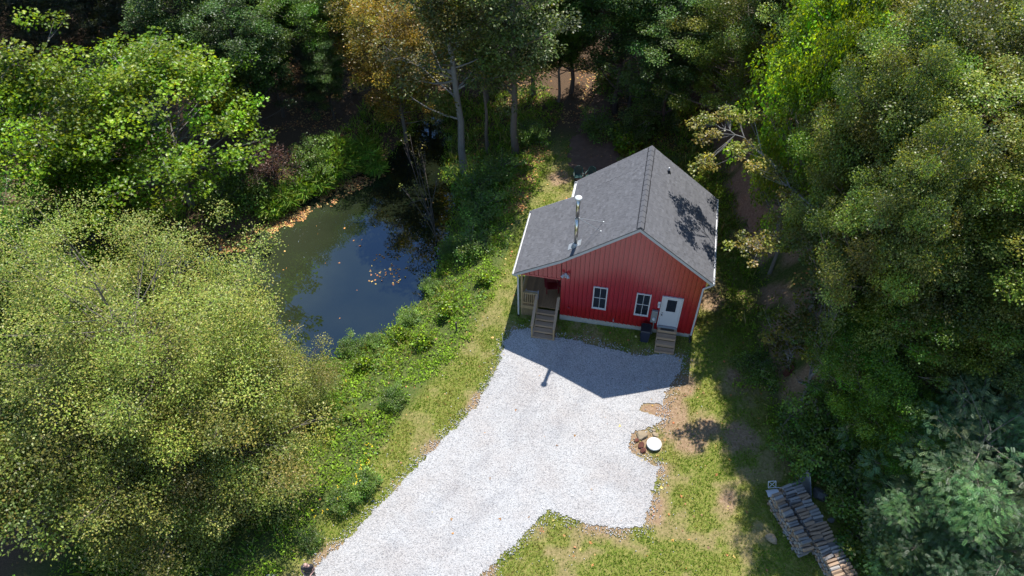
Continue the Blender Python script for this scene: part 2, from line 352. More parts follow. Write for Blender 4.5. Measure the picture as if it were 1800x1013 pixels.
def sheet(name, poly, step, lift, jit, mat, hole=None, rough_edge=.25, seed=1):
    r = np.random.default_rng(seed); P = np.array(poly)
    xs = np.arange(P[:, 0].min()-.4, P[:, 0].max()+.4, step); ys = np.arange(P[:, 1].min()-.4, P[:, 1].max()+.4, step)
    X, Y = np.meshgrid(xs, ys, indexing='ij'); F = lattice_faces(len(xs), len(ys))
    Xj = X+r.uniform(-.35, .35, X.shape)*step; Yj = Y+r.uniform(-.35, .35, X.shape)*step
    d = poly_sd(poly, Xj, Yj)+(fbm(Xj*2.2, Yj*2.2)-.5)*rough_edge+(r.random(X.shape)-.5)*rough_edge*.45
    if hole is not None: d = np.maximum(d, -(poly_sd(hole, Xj, Yj)+(fbm(Xj*2, Yj*2)-.5)*.3))
    Zj = height(Xj, Yj)+lift+r.uniform(-jit, jit, X.shape)
    keep = (d.ravel()[F] < 0).all(1); F = F[keep]
    u, inv = np.unique(F, return_inverse=True)
    V = np.stack([Xj, Yj, Zj], -1).reshape(-1, 3)[u]
    lane = np.zeros(len(V))
    C_ = np.array([(-9, -21), (-6.2, -17), (-3.2, -12.5), (-.4, -8), (1.2, -4.5), (1.6, -2)])
    for s_ in (-.85, .85):
        d_ = np.full(len(V), 9.)
        for a_, b_ in zip(C_, C_[1:]):
            e_ = (b_-a_)/np.hypot(*(b_-a_)); o_ = np.array([e_[1], -e_[0]])*s_; t_ = np.clip((V[:, :2]-a_-o_)@e_, 0, np.hypot(*(b_-a_)))
            d_ = np.minimum(d_, np.linalg.norm(V[:, :2]-a_-o_-t_[:, None]*e_, axis=1))
        lane = np.maximum(lane, np.exp(-(d_/.32)**2))
    lane = lane*sstep(.3, .65, fbm(V[:, 0]*.8, V[:, 1]*.8, 3))+.55*sstep(.55, .7, fbm(V[:, 0]*.45+5, V[:, 1]*.45, 4))
    return tag(link(name, np_mesh(name, V, inv.reshape(F.shape), np.repeat(lane[:, None], 3, 1), 'Wear', mat=mat)), kind='structure')
sheet('driveway', DRIVE, .065, .035, .006, 'gravel', HOLE)
sheet('driveway', DRIVE2, .09, .035, .012, 'gravel', seed=3)
sheet('dirt_path', PATH, .12, .03, .012, 'path_soil', rough_edge=.9, seed=4)

# ------------------------------------------------------------------ the house
XR, HR, XL, HL, XE, HE = 3.608, 7.74, .025, 4.94, 7.41, 4.777
PX, PZ = -2.397, 3.4765
DEP, OF, OB, PD = 5.69, -.266, 5.99, 4.6
SL = (HR-HL)/(XR-XL); SR = (HR-HE)/(XE-XR); SP = (HL-PZ)/(XL-PX)
def roof_z(x): return HR-SR*(x-XR) if x > XR else (HR-SL*(XR-x) if x > XL else HL-SP*(XL-x))
house = empty('house', (0, 0, 0))
tag(house, 'red metal sided cabin with grey shingle roof and small corner porch', 'house')
b = MB(); b.prism([(0.03, -.9), (7.11, -.9), (7.11, .42), (.03, .42)], 1, .03, DEP-.03); b.build('foundation', 'concrete', house, bevel=.01)
# backing walls and their ribbed panels
TH = .16
def wall_top(x): return roof_z(x)-TH
core = MB()
core.prism([(.03, .425), (7.105, .425), (7.105, wall_top(7.105)), (XR, wall_top(XR)), (.03, wall_top(.03))], 1, .075, .14)
front = core.build('front_wall', 'siding', house)
def panel(parent, x0, x1, zb, y, first=False):
    m = MB(); e = .002
    x0 += .034
    m.prism([(x0+e, zb), (x1-e, zb), (x1-e, wall_top(x1)), (x0+e, wall_top(x0))] if not (x0 < XR < x1) else [(x0+e, zb), (x1-e, zb), (x1-e, wall_top(x1)), (XR, wall_top(XR)), (x0+e, wall_top(x0))], 1, y, y+.014)
    m.prism([(x1-.030, zb), (x1+.010, zb), (x1+.010, wall_top(x1+.010)-.004), (x1-.030, wall_top(x1-.030)-.004)], 1, y-.032, y-.001)
    m.prism([(x0+.105, zb+.002), (x0+.125, zb+.002), (x0+.125, wall_top(x0+.125)-.006), (x0+.105, wall_top(x0+.105)-.006)], 1, y-.006, y-.001)
    return m.build('panel', 'siding', parent)
NP = 31; pw = 7.11/NP
for i in range(NP): panel(front, i*pw+.012, (i+1)*pw+.012, .43, .015)
gab = MB(); zg = 3.28
gab.prism([(PX+.29, zg), (-.01, zg), (-.01, wall_top(-.01)), (PX+.29, wall_top(PX+.29))], 1, .07, .14)
gable = gab.build('porch_gable', 'siding', house)
for i in range(9):
    x0 = PX+.29+i*.2325; panel(gable, x0, x0+.2325, zg, .015)
b = MB(); b.box(PX+.27, -.005, .0, .15, zg-.10, zg-.004); b.build('porch_beam', 'siding', house)
for nm, f in (('side_wall', lambda m: m.box(7.03, 7.11, .125, DEP-.1, .43, wall_top(7.11)-.02)),
              ('porch_wall', lambda m: m.box(.03, .11, .125, DEP-.1, .43, wall_top(.03)-.02)),
              ('rear_wall', lambda m: m.prism([(.03, .43), (7.11, .43), (7.11, wall_top(7.11)), (XR, wall_top(XR)), (.03, wall_top(.03))], 1, DEP-.09, DEP))):
    m = MB(); f(m); w = m.build(nm, 'siding', house)
    if nm != 'rear_wall':
        m = MB()
        for k in range(24):
            yy = .2+k*.2286
            if yy < DEP-.12:
                xx = 7.111 if nm == 'side_wall' else .002
                m.box(xx, xx+.026, yy, yy+.044, .44, wall_top(7.11)-.05)
        m.build('rib', 'siding', w)
    else:
        m = MB()
        for k in range(30):
            xx = .15+k*.2286
            if xx < 7.05: m.box(xx, xx+.044, DEP+.001, DEP+.026, .44, wall_top(xx)-.1)
        m.build('rib', 'siding', w)
# roof decks
roof = MB()
def slab(m, xa, za, xb, zb_, y0, y1, t): m.prism([(xa, za), (xb, zb_), (xb, zb_-t), (xa, za-t)], 1, y0, y1)
slab(roof, XR, HR-.02, XE, HE-.02, OF+.02, OB-.02, .13); slab(roof, -.10, roof_z(XL)-SL*.125-.02, XR, HR-.02, OF+.02, OB-.02, .13)
roofo = roof.build('roof', 'trim', house)
pr = MB(); slab(pr, PX, PZ-.02, XL-.02, HL-.03, OF+.02, PD, .13); pr.build('porch_roof', 'trim', house)
def shingles(name, xe, ze, xr, zr, y0, y1, seed):
    """courses of overlapping tabs from eave to ridge, each tab a thin wedge"""
    r = np.random.default_rng(seed); m = MB()
    L = math.hypot(xr-xe, zr-ze); ux, uz = (xr-xe)/L, (zr-ze)/L; nx, nz = (-uz, ux) if ux > 0 else (uz, -ux)
    if nz < 0: nx, nz = -nx, -nz
    ex = .141; nc = int(L/ex)+1; ex = L/nc
    for c in range(nc):
        y = y0-r.uniform(0, .3)
        while y < y1:
            w = r.choice([.11, .16, .22, .25]); a = max(y, y0); bb = min(y+w, y1); y += w
            if bb-a < .02: continue
            s0 = c*ex; s1 = min(s0+ex*1.12, L); lift = .016+r.choice([0, 0, .004, .008])
            P = []
            for yy in (a+.002, bb-.002):
                P.append([(xe+ux*s0-nx*.02, yy, ze+uz*s0-nz*.02), (xe+ux*s1-nx*.02, yy, ze+uz*s1-nz*.02), (xe+ux*s1+nx*.003, yy, ze+uz*s1+nz*.003), (xe+ux*s0+nx*lift, yy, ze+uz*s0+nz*lift)])
            g = float(np.clip(r.normal(.088, .0075), .06, .12))
            m.hexa(P[0]+P[1], (g*.97, g*.975, g*1.05))
    o = m.build(name, 'shingle', roofo, color=True); o['kind'] = 'stuff'; return o
shingles('shingles', XE, HE, XR, HR, OF, OB, 1)
shingles('shingles', -.10, HR-SL*(XR+.10), XR, HR, PD-.02, OB, 2)
shingles('shingles', XL, HL, XR, HR, OF, PD-.02, 5)
shingles('shingles', PX, PZ, XL, HL, OF, PD, 3)
n = 16
for i in range(n):
    y0 = OF+.05+(OB-OF-.1)*i/n; y1 = OF+.05+(OB-OF-.1)*(i+1)/n+.03
    g = random.uniform(.084, .092); m = MB(); w = .145; hgt = .05
    for s, S in ((-1, SL), (1, SR)):
        m.hexa([(XR, y0, HR+hgt-.03), (XR+s*w, y0, HR-S*w+hgt-.03), (XR+s*w, y1, HR-S*w+hgt-.045), (XR, y1, HR+hgt-.045), (XR, y0, HR+hgt+.012), (XR+s*w, y0, HR-S*w+hgt+.012), (XR+s*w, y1, HR-S*w+hgt-.008), (XR, y1, HR+hgt-.008)], (g*.97, g*.975, g*1.05))
    m.build('ridge_cap', 'shingle', roofo, color=True)
m = MB()
for s, S in ((-1, SL), (1, SR)):
    m.hexa([(XR+s*.02, OF+.06, HR-S*.02-.01), (XR+s*.19, OF+.06, HR-S*.19-.01), (XR+s*.19, OB-.06, HR-S*.19-.01), (XR+s*.02, OB-.06, HR-S*.02-.01), (XR+s*.02, OF+.06, HR-S*.02+.028), (XR+s*.19, OF+.06, HR-S*.19+.019), (XR+s*.19, OB-.06, HR-S*.19+.019), (XR+s*.02, OB-.06, HR-S*.02+.028)])
m.build('ridge_vent', 'black_rubber', roofo)
# rake boards, eave fascia with gutters
def rake(xa, xb, y0, y1, h=.19, drop=.005):
    m = MB(); za, zb_ = roof_z(xa)-drop, roof_z(xb)-drop
    m.prism([(xa, za), (xb, zb_), (xb, zb_-h), (xa, za-h)], 1, y0, y1); return m.build('rake_board', 'trim', roofo)
rake(XR, XE, OF-.01, OF+.018); rake(XL, XR, OF-.01, OF+.018); rake(PX, XL, OF-.01, OF+.018)
rake(XR, XE, OB-.018, OB+.01); rake(-.10+.127, XR, OB-.018, OB+.01); rake(PX, XL-.15, PD-.018+.02, PD+.03)
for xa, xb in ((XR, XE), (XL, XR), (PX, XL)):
    m = MB(); m.prism([(xa, roof_z(xa)+.028), (xb, roof_z(xb)+.028), (xb, roof_z(xb)-.004), (xa, roof_z(xa)-.004)], 1, OF-.022, OF-.001); m.build('rake_shadow_strip', 'black_rubber', roofo)  # black strip drawing the shadow of the shingle overhang along the front rakes
def soffit(xa, xb, y0, y1):
    m = MB(); za, zb_ = roof_z(xa)-.155, roof_z(xb)-.155
    m.prism([(xa, za), (xb, zb_), (xb, zb_-.02), (xa, za-.02)], 1, y0, y1); m.build('soffit', 'trim', roofo)
soffit(XR, XE-.03, OF+.02, .01); soffit(XL, XR, OF+.02, .01); soffit(PX+.03, XL, OF+.02, .01)
m = MB(); m.box(XE-.015, XE+.012, OF, OB, HE-.19, HE-.02); m.build('fascia', 'white', roofo)
m = MB(); m.box(PX-.012, PX+.015, OF, PD, PZ-.19, PZ-.02); m.build('fascia', 'white', roofo)
m = MB(); m.box(-.127, -.10, PD+.05, OB, 4.63, 4.80); m.build('fascia', 'white', roofo)
def gutter(x0, x1, y0, y1, z):
    m = MB(); t = .008
    m.box(x0, x1, y0, y1, z-.12, z-.12+t); m.box(x0, x0+t, y0, y1, z-.112, z); m.box(x1-t, x1, y0, y1, z-.112, z); m.box(x0+t, x1-t, y0, y0+t, z-.112, z-.002); m.box(x0+t, x1-t, y1-t, y1, z-.112, z-.002)
    return m.build('gutter', 'white', roofo)
gutter(XE+.014, XE+.095, OF+.01, OB-.01, HE-.03); gutter(PX-.095, PX-.014, OF+.01, PD-.01, PZ-.03); gutter(-.235, -.13, PD+.06, OB-.01, 4.78)
def downspout(pts):
    m = MB()
    for p, q2 in zip(pts, pts[1:]): m.beam(p, q2, .085, .065, upv=(0, 1, 0.01))
    o = m.build('downspout', 'white', house, bevel=.008); p = pts[-1]
    k = MB(); k.tube([(p[0], p[1], p[2]+.05), (p[0], p[1], p[2]-.18), (p[0], p[1]-.25, p[2]-.3)], .06, 10); k.build('drain_boot', 'black_rubber', o)
downspout([(XE+.06, -.16, HE-.13), (XE-.02, -.12, HE-.32), (7.06, -.06, 4.10), (7.04, -.06, .40)])
downspout([(PX-.05, -.12, PZ-.13), (PX+.05, -.1, PZ-.28), (-2.22, -.08, 3.05), (-2.22, -.08, .0)])
# chimney pipe with stays
ch = MB(); cx, cy = .60, .44; zc = roof_z(cx)
ch.tube([(cx, cy, zc-.1), (cx, cy, 7.25)], .098, 18); ch.tube([(cx, cy, 7.23), (cx, cy, 8.45)], .094, 18); ch.tube([(cx, cy, 7.2), (cx, cy, 7.27)], .104, 18)
cho = ch.build('chimney_pipe', 'steel', house, smooth=True)
m = MB(); m.tube([(cx, cy, 8.40), (cx, cy, 8.47), (cx, cy, 8.53), (cx, cy, 8.60)], [.13, .165, .165, .05], 20); m.build('chimney_cap', 'cap_white', cho)
m = MB(); m.tube([(cx, cy, zc-.12), (cx, cy, zc+.12), (cx, cy, zc+.20)], [.22, .15, .105], 16); m.prism([(cx-.36, roof_z(cx-.36)+.022), (cx+.26, roof_z(cx+.26)+.022), (cx+.26, roof_z(cx+.26)+.034), (cx-.36, roof_z(cx-.36)+.034)], 1, cy-.16, cy+.26); m.build('chimney_flashing', 'galv', cho)
for ex, ey in ((1.75, .72), (1.80, 1.35)):
    m = MB(); m.tube([(cx+.09, cy, 7.24), (ex, ey, roof_z(ex)+.03)], .013, 6); m.tube([(ex, ey, roof_z(ex)), (ex, ey, roof_z(ex)+.05)], .03, 6); m.build('chimney_stay', 'galv', cho)
vz = roof_z(4.62); m = MB(); m.tube([(4.62, 5.0, vz-.05), (4.62, 5.0, vz+.30)], .035, 10); vo = m.build('vent_pipe', 'white', house)
m = MB(); m.tube([(4.62, 5.0, vz-.06), (4.62, 5.0, vz+.06), (4.62, 5.0, vz+.14)], [.13, .09, .045], 10); m.build('pipe_boot', 'black_rubber', vo)
# windows
def window(x0, x1, z0, z1):
    f = MB(); t = .062; y0, y1 = -.05, .02
    f.box(x0, x1, y0, y1, z0, z0+t); f.box(x0, x1, y0, y1, z1-t, z1); f.box(x0, x0+t, y0, y1, z0+t, z1-t); f.box(x1-t, x1, y0, y1, z0+t, z1-t)
    w = f.build('window', 'white', house, bevel=.006)
    zm = (z0+z1)/2; xm = (x0+x1)/2
    for xa, xb in ((x0+t, xm-.011), (xm+.011, x1-t)):
        for za, zb_ in ((z0+t, zm-.018), (zm+.018, z1-t)):
            g = MB(); g.box(xa+.001, xb-.001, -.022, -.014, za+.001, zb_-.001); g.build('pane', 'glass', w)
    s = MB(); s.box(x0+t, x1-t, -.034, -.012, zm-.018, zm+.018); s.box(xm-.011, xm+.011, -.030, -.012, z0+t, zm-.018); s.box(xm-.011, xm+.011, -.030, -.012, zm+.018, z1-t); s.build('muntin', 'white', w)
    k = MB(); k.box(x0-.015, x1+.015, -.07, .02, z0-.035, z0-.001); k.build('sill', 'white', w)
window(1.72, 2.46, 1.46, 3.11); window(3.93, 4.67, 1.43, 3.08)
# door
d = MB(); dx0, dx1, dz0, dz1 = 5.28, 6.20, .84, 3.07; t = .07
d.box(dx0-t, dx0, -.06, .02, dz0, dz1+t); d.box(dx1, dx1+t, -.06, .02, dz0, dz1+t); d.box(dx0, dx1, -.06, .02, dz1, dz1+t)
do = d.build('door', 'white', house, bevel=.006)
m = MB(); lx0, lx1, lz0, lz1 = 5.50, 5.98, 2.03, 2.92
m.box(dx0+.004, dx1-.004, -.028, .012, dz0+.03, lz0); m.box(dx0+.004, lx0, -.028, .012, lz0, lz1); m.box(lx1, dx1-.004, -.028, .012, lz0, lz1); m.box(dx0+.004, dx1-.004, -.028, .012, lz1, dz1-.004); m.build('door_leaf', 'door_paint', do)
m = MB(); m.box(lx0, lx1, -.024, .005, lz0, lz1); m.build('pane', 'glass', do)
m = MB()
for a in ((lx0-.03, lx0, lz0-.03, lz1+.03), (lx1, lx1+.03, lz0-.03, lz1+.03), (lx0, lx1, lz0-.03, lz0), (lx0, lx1, lz1, lz1+.03)): m.box(a[0], a[1], -.036, -.029, a[2], a[3])
m.build('pane_trim', 'white', do)
m = MB(); m.tube([(5.35, -.028, 1.72), (5.35, -.075, 1.72), (5.35, -.095, 1.72)], [.018, .034, .026], 10); m.build('handle', 'black_rubber', do); m = MB(); m.tube([(5.35, -.028, 1.86), (5.35, -.05, 1.86)], .026, 10); m.build('deadbolt', 'black_rubber', do)
m = MB(); m.box(dx0-.05, dx1+.05, -.16, .01, .80, .838); m.build('threshold', 'galv', do)
# wall fittings
m = MB(); m.box(4.83, 5.14, -.14, -.012, 1.08, 2.0); mo = m.build('electric_meter_box', 'meter_grey', house, bevel=.012)
m = MB(); m.tube([(4.99, -.14, 1.42), (4.99, -.2, 1.42), (4.99, -.24, 1.42)], [.085, .085, .06], 16); m.build('meter_dial', 'cap_white', mo)
m = MB(); m.tube([(5.03, -.07, 1.08), (5.03, -.07, .0)], .035, 10); m.build('conduit', 'meter_grey', mo)
m = MB(); m.box(5.05, 5.19, -.05, -.012, 2.36, 2.66); w = m.build('wall_lamp', 'white', house, bevel=.01)
m = MB(); m.tube([(5.12, -.05, 2.52), (5.12, -.12, 2.5), (5.12, -.16, 2.38)], [.03, .04, .065], 12); m.build('lamp_shade', 'white', w)
m = MB(); m.tube([(.25, -.02, 3.72), (.25, -.09, 3.72)], [.075, .06], 14); w = m.build('flood_light', 'white', house)
for s in (-1, 1):
    m = MB(); m.tube([(.25+s*.03, -.08, 3.72), (.25+s*.10, -.13, 3.74), (.25+s*.17, -.24, 3.67)], [.03, .055, .085], 14); m.build('lamp_head', 'white', w)
m = MB(); m.box(.25-.05, .25+.05, -.14, -.06, 3.57, 3.66); m.build('motion_sensor', 'white', w, bevel=.01)
m = MB(); m.box(.42, .60, -.06, -.012, 1.04, 1.18); m.build('dryer_vent', 'siding', house, bevel=.01)
m = MB(); m.tube([(2.93, -.01, .75), (2.93, -.10, .75), (2.93, -.13, .68)], .022, 8); m.build('hose_tap', 'galv', house)

# porch: deck boards, posts, rail, lattice, stairs
porch = empty('porch_deck', (-1.1, 0, 0)); porch.location = (0, 0, 0); tag(porch, 'wooden corner porch deck with railing and lattice skirt under the low roof', 'porch')
DZ = .83; nb = 14; bw = (2.10)/nb
for i in range(nb):
    m = MB(); m.box(-2.09+i*bw+.004, -2.09+(i+1)*bw-.004, .02, PD-.15, DZ-.03, DZ); m.build('deck_board', 'deck_wood', porch)
m = MB(); m.box(-2.10, -1.26, -.02, .018, DZ-.26, DZ-.035); m.box(-2.12, -2.095, .02, PD-.15, DZ-.26, DZ-.035); m.box(-2.10, -.01, PD-.145, PD-.105, DZ-.26, DZ-.035); m.build('rim_joist', 'rail_wood', porch)
for x, y in ((-2.05, .06), (-2.05, PD-.2)):
    m = MB(); m.box(x-.05, x+.05, y-.05, y+.05, -.4, roof_z(x)-.18); m.build('post', 'rail_wood', porch)
m = MB(); m.box(-1.27, -1.19, .0, .08, -.3, DZ+.98); m.build('post', 'rail_wood', porch)
m = MB(); m.box(-2.0, -1.20, -.03, .11, DZ+.98, DZ+1.02); m.build('top_rail', 'rail_wood', porch)
m = MB(); m.box(-2.0, -1.27, .02, .06, DZ+.12, DZ+.20); m.box(-2.0, -1.27, .025, .055, DZ+.88, DZ+.975); m.build('rail', 'rail_wood', porch)
for i in range(7):
    x = -1.93+i*.108; m = MB(); m.box(x-.02, x+.02, -.012, .018, DZ+.08, DZ+.96); m.build('baluster', 'rail_wood', porch)
m = MB(); m.box(-2.11, -2.05, .12, PD-.2, DZ+.95, DZ+.99); m.build('top_rail', 'rail_wood', porch)
for i in range(34):
    y = .2+i*.122; m = MB(); m.box(-2.10, -2.06, y-.018, y+.018, DZ+.02, DZ+.945); m.build('baluster', 'rail_wood', porch)
m = MB(); z0, z1, x0, x1 = -.35, DZ-.265, -2.08, -1.28
for k in range(-8, 12):
    for s in (-1, 1):
        xa = x0+k*.1; P = []
        for tt in np.linspace(0, 1, 9):
            xx = xa+(z1-z0)*tt if s > 0 else xa+(z1-z0)*(1-tt)
            if x0 <= xx <= x1: P.append((xx, z0+(z1-z0)*tt))
        if len(P) > 1: m.beam((P[0][0], .0+.012*s, P[0][1]), (P[-1][0], .0+.012*s, P[-1][1]), .010, .032, upv=(0, 1, .01) if False else (1, 0, .3))
m.build('lattice', 'rail_wood', porch)
def stairs(name, label, x0, x1, top, nt, run, ybase, mat, zlow):
    st = empty(name, ((x0+x1)/2, ybase, 0)); st.location = (0, 0, 0); tag(st, label, 'stairs')
    rise = (top-zlow)/(nt)
    for i in range(nt):
        z = top-rise*i-.001 if i else top-.001
        y1 = ybase-run*i; y0 = y1-run
        for k in range(2):
            m = MB(); m.box(x0, x1, y0-.015+k*(run/2), y0+(k+1)*run/2-.022, z-.036, z); m.build('tread', mat, st, bevel=.004)
        m = MB(); m.box(x0+.01, x1-.01, y0+.012, y0+.03, z-rise+.002, z-.038); m.build('riser', mat, st)
    for x in (x0+.02, x1-.02):
        m = MB(); m.prism([(ybase, top-.04), (ybase-run*nt+.035, zlow+rise-.04), (ybase-run*nt+.035, zlow-.25), (ybase, zlow-.25)], 0, x-.019+(.0 if x < (x0+x1)/2 else .0), x+.019); m.build('stringer', mat, st)
    return st, rise
zL = hz(-.6, -1.5)
sl_, rise = stairs('porch_stairs', 'weathered wooden stairs with handrails climbing from gravel to the porch', -1.19, -.10, DZ-.14, 5, .28, .0, 'stair_wood', zL-.02)
for x in (-1.23, -.055):
    yb = -1.36; zb_ = zL+rise
    m = MB(); m.box(x-.042, x+.042, yb-.045, yb+.045, zL-.2, zb_+.82); m.build('newel_post', 'rail_wood', sl_)
    m = MB(); m.beam((x, yb-.08, zb_+.84), (x, .02, DZ+.97), .14, .036); m.build('handrail', 'stair_wood', sl_)
    m = MB(); m.beam((x, yb, zb_+.62), (x, -.0, DZ+.76), .036, .09); m.beam((x, yb, zb_+.12), (x, -.0, DZ+.24), .036, .09); m.build('rail', 'rail_wood', sl_)
m = MB(); m.box(-.10, -.02, -.03, .05, DZ, DZ+.98); m.build('newel_post', 'rail_wood', sl_)
zR = hz(5.7, -1.3)
sr_, rise = stairs('door_steps', 'short wooden steps with a brown mat below the white door', 5.27, 6.27, .80, 4, .30, -.02, 'stair_wood', zR-.02)
m = MB(); m.box(5.42, 6.12, -.30, -.05, .802, .822); tag(m.build('door_mat', 'mat_dark'), 'dark brown mat on the top step at the white door', 'door mat')

# red armchair and low white bench on the porch
def tube_chair(): pass
rc = empty('armchair', (-.62, 1.35, DZ), .25); tag(rc, 'red wooden armchair on the porch deck beside the wall', 'armchair')
for i in range(5):
    m = MB(); m.box(-.28, .28, -.30+i*.115, -.30+i*.115+.10, .36-.02*i, .385-.02*i); m.build('seat_slat', 'red_chair', rc)
for i in range(5):
    x = -.26+i*.105; m = MB(); m.hexa([(x, .24, .28), (x+.095, .24, .28), (x+.095, .27, .28), (x, .27, .28), (x, .46, 1.0+.04*(2-abs(i-2))), (x+.095, .46, 1.0+.04*(2-abs(i-2))), (x+.095, .49, 1.0), (x, .49, 1.0)]); m.build('back_slat', 'red_chair', rc)
for s in (-1, 1):
    m = MB(); m.box(s*.36-.075, s*.36+.075, -.36, .36, .60, .625); m.build('armrest', 'red_chair', rc)
    m = MB(); m.box(s*.32-.02, s*.32+.02, -.32, -.22, 0, .598); m.build('leg', 'red_chair', rc)
    m = MB(); m.box(s*.32-.02, s*.32+.02, .28, .36, 0, .598); m.build('leg', 'red_chair', rc)
wb = empty('bench', (-1.6, .55, DZ)); tag(wb, 'low white bench just behind the porch railing', 'bench')
m = MB(); m.box(-.36, .36, -.13, .13, .40, .43); m.build('seat', 'white', wb, bevel=.008)
for s in (-1, 1):
    m = MB(); m.box(s*.33-.025, s*.33+.025, -.12, .12, 0, .398); m.build('leg', 'white', wb)
    m = MB(); m.box(s*.33-.03, s*.33+.03, -.12, .12, .432, .53); m.build('armrest', 'white', wb)
# wheelie bin
bn = empty('trash_bin', (4.68, -.52, hz(4.68, -.5))); tag(bn, 'dark plastic trash bin on the grass between window and meter box', 'bin')
m = MB(); m.hexa([(-.2, -.2, 0), (.2, -.2, 0), (.2, .2, 0), (-.2, .2, 0), (-.26, -.27, .92), (.26, -.27, .92), (.26, .27, .92), (-.26, .27, .92)]); m.build('bin_body', 'bin_blue', bn, bevel=.02)
m = MB(); m.hexa([(-.28, -.29, .922), (.28, -.29, .922), (.28, .30, .922), (-.28, .30, .922), (-.24, -.25, .99), (.24, -.25, .99), (.24, .27, 1.01), (-.24, .27, 1.01)]); m.build('lid', 'bin_plastic', bn, bevel=.015)
m = MB(); m.tube([(-.22, .33, .93), (.22, .33, .93)], .02, 8); m.build('handle', 'bin_plastic', bn)
for s in (-1, 1):
    m = MB(); m.tube([(s*.21, .2, .09), (s*.26, .2, .09)], .09, 14); m.build('wheel', 'black_rubber', bn)

# lawn chairs behind the house
def lawn_chair(x, y, rz, label):
    c = empty('lawn_chair', (x, y, hz(x, y)), rz); tag(c, label, 'chair', 'green plastic chairs behind the house')
    m = MB(); nu = 8
    m.hexa([(-.24, -.24, .40), (.24, -.24, .40), (.22, .20, .37), (-.22, .20, .37), (-.24, -.24, .425), (.24, -.24, .425), (.22, .20, .395), (-.22, .20, .395)]); m.build('seat', 'green_plastic', c, bevel=.008)
    for i in range(7):
        a = (i-3)/3; xb = a*.20; xt = a*.24; zt = .92-.10*a*a; yb = .20-.05*a*a; yt = .36-.10*a*a
        m = MB(); m.hexa([(xb-.024, yb, .39), (xb+.024, yb, .39), (xb+.024, yb+.015, .39), (xb-.024, yb+.015, .39), (xt-.03, yt, zt), (xt+.03, yt, zt), (xt+.03, yt+.015, zt), (xt-.03, yt+.015, zt)]); m.build('back_slat', 'green_plastic', c)
    P = [(-.25+.02*0, .13, .62)]+[(-.27*math.cos(t)*1.0, .26+.09*math.sin(t), .72+.22*math.sin(t)) for t in np.linspace(.15, math.pi-.15, 9)]+[(.25, .13, .62)]
    m = MB(); m.tube(P, .022, 6); m.build('back_frame', 'green_plastic', c)
    for s in (-1, 1):
        m = MB(); m.tube([(s*.28, -.26, .60), (s*.29, 0, .63), (s*.25, .22, .62)], .026, 6); m.build('armrest', 'green_plastic', c)
        m = MB(); m.tube([(s*.27, -.26, .60), (s*.24, -.24, .4), (s*.28, -.28, 0)], .024, 6); m.build('leg', 'green_plastic', c)
        m = MB(); m.tube([(s*.21, .2, .38), (s*.25, .30, 0)], .024, 6); m.build('leg', 'green_plastic', c)
for (px, py, rz, lb) in ((1016, 318, .12, 'green plastic lawn chair nearer the path, left of the pair'), (1037, 318, -.38, 'green plastic lawn chair half hidden by the roof edge, right of the pair')):
    x, y, z = ground_px(px, py); lawn_chair(x, y, rz, lb)

# septic riser with rocks
def rock(name, x, y, z, s, label, mat, seed, flat=.6, parent=None, cat='rock', group=None):
    r = np.random.default_rng(seed); bm = bmesh.new(); bmesh.ops.create_icosphere(bm, subdivisions=2, radius=1)
    k = r.normal(size=(6, 3)); k /= np.linalg.norm(k, axis=1)[:, None]
    for v in bm.verts:
        p = np.array(v.co)
        for q_ in k:
            dd = p@q_
            if dd > .62: p = p-q_*(dd-.62)
        v.co = Vector(p*np.array([1.1, .9, flat])*s*(1+r.normal()*.03))
    me = bpy.data.meshes.new(name); bm.to_mesh(me); bm.free(); me.materials.append(MATS[mat])
    o = link(name, me); o.location = (x, y, z+s*flat*.35); o.rotation_euler = (0, 0, r.uniform(0, 6)); tag(o, label, cat, group); return o
sx, sy, _ = ground_px(1150, 780, .18); szz = hz(sx, sy)
st = empty('septic_riser', (sx, sy, szz)); tag(st, 'round white lid on a stubby riser beside the gravel edge', 'septic lid')
m = MB(); m.tube([(0, 0, -.1), (0, 0, .12)], .30, 24); m.build('riser', 'rock_grey', st, smooth=True)
m = MB(); m.tube([(0, 0, .122), (0, 0, .17), (0, 0, .19), (0, 0, .20)], [.36, .36, .33, .05], 28); m.build('lid', 'lid_white', st, smooth=True)
for i, (dx, dy, s, mt, lb) in enumerate(((-.62, .38, .30, 'rock_tan', 'large flat tan rock left of the white round lid'), (.02, .62, .16, 'rock_tan', 'small pale rock behind the white round lid'), (-.08, .80, .13, 'rock_tan', 'farthest small pale rock behind the white round lid'), (-.62, -.12, .19, 'rotten', 'dark brown rock at the gravel edge beside the white lid'), (-.80, .10, .14, 'rotten', 'small dark rock nearest the gravel beside the lid'), (-.45, -.38, .2, 'rotten', 'dark brown rock nearest the camera by the white lid'))):
    rock('rock', sx+dx, sy+dy, szz, s, lb, mt, 30+i, .55, group='rocks around the septic lid')
for i, (px, py, s, mt, lb) in enumerate(((1441, 872, .42, 'rock_grey', 'large pale grey boulder on the shaded ground right of the woodpile'), (1357, 950, .30, 'rock_tan', 'round tan rock in the grass left of the woodpile'), (1461, 915, .16, 'rock_grey', 'small grey rock by the right side of the woodpile'))):
    x, y, z = ground_px(px, py); rock('rock', x, y, z, s, lb, mt, 50+i, .6)
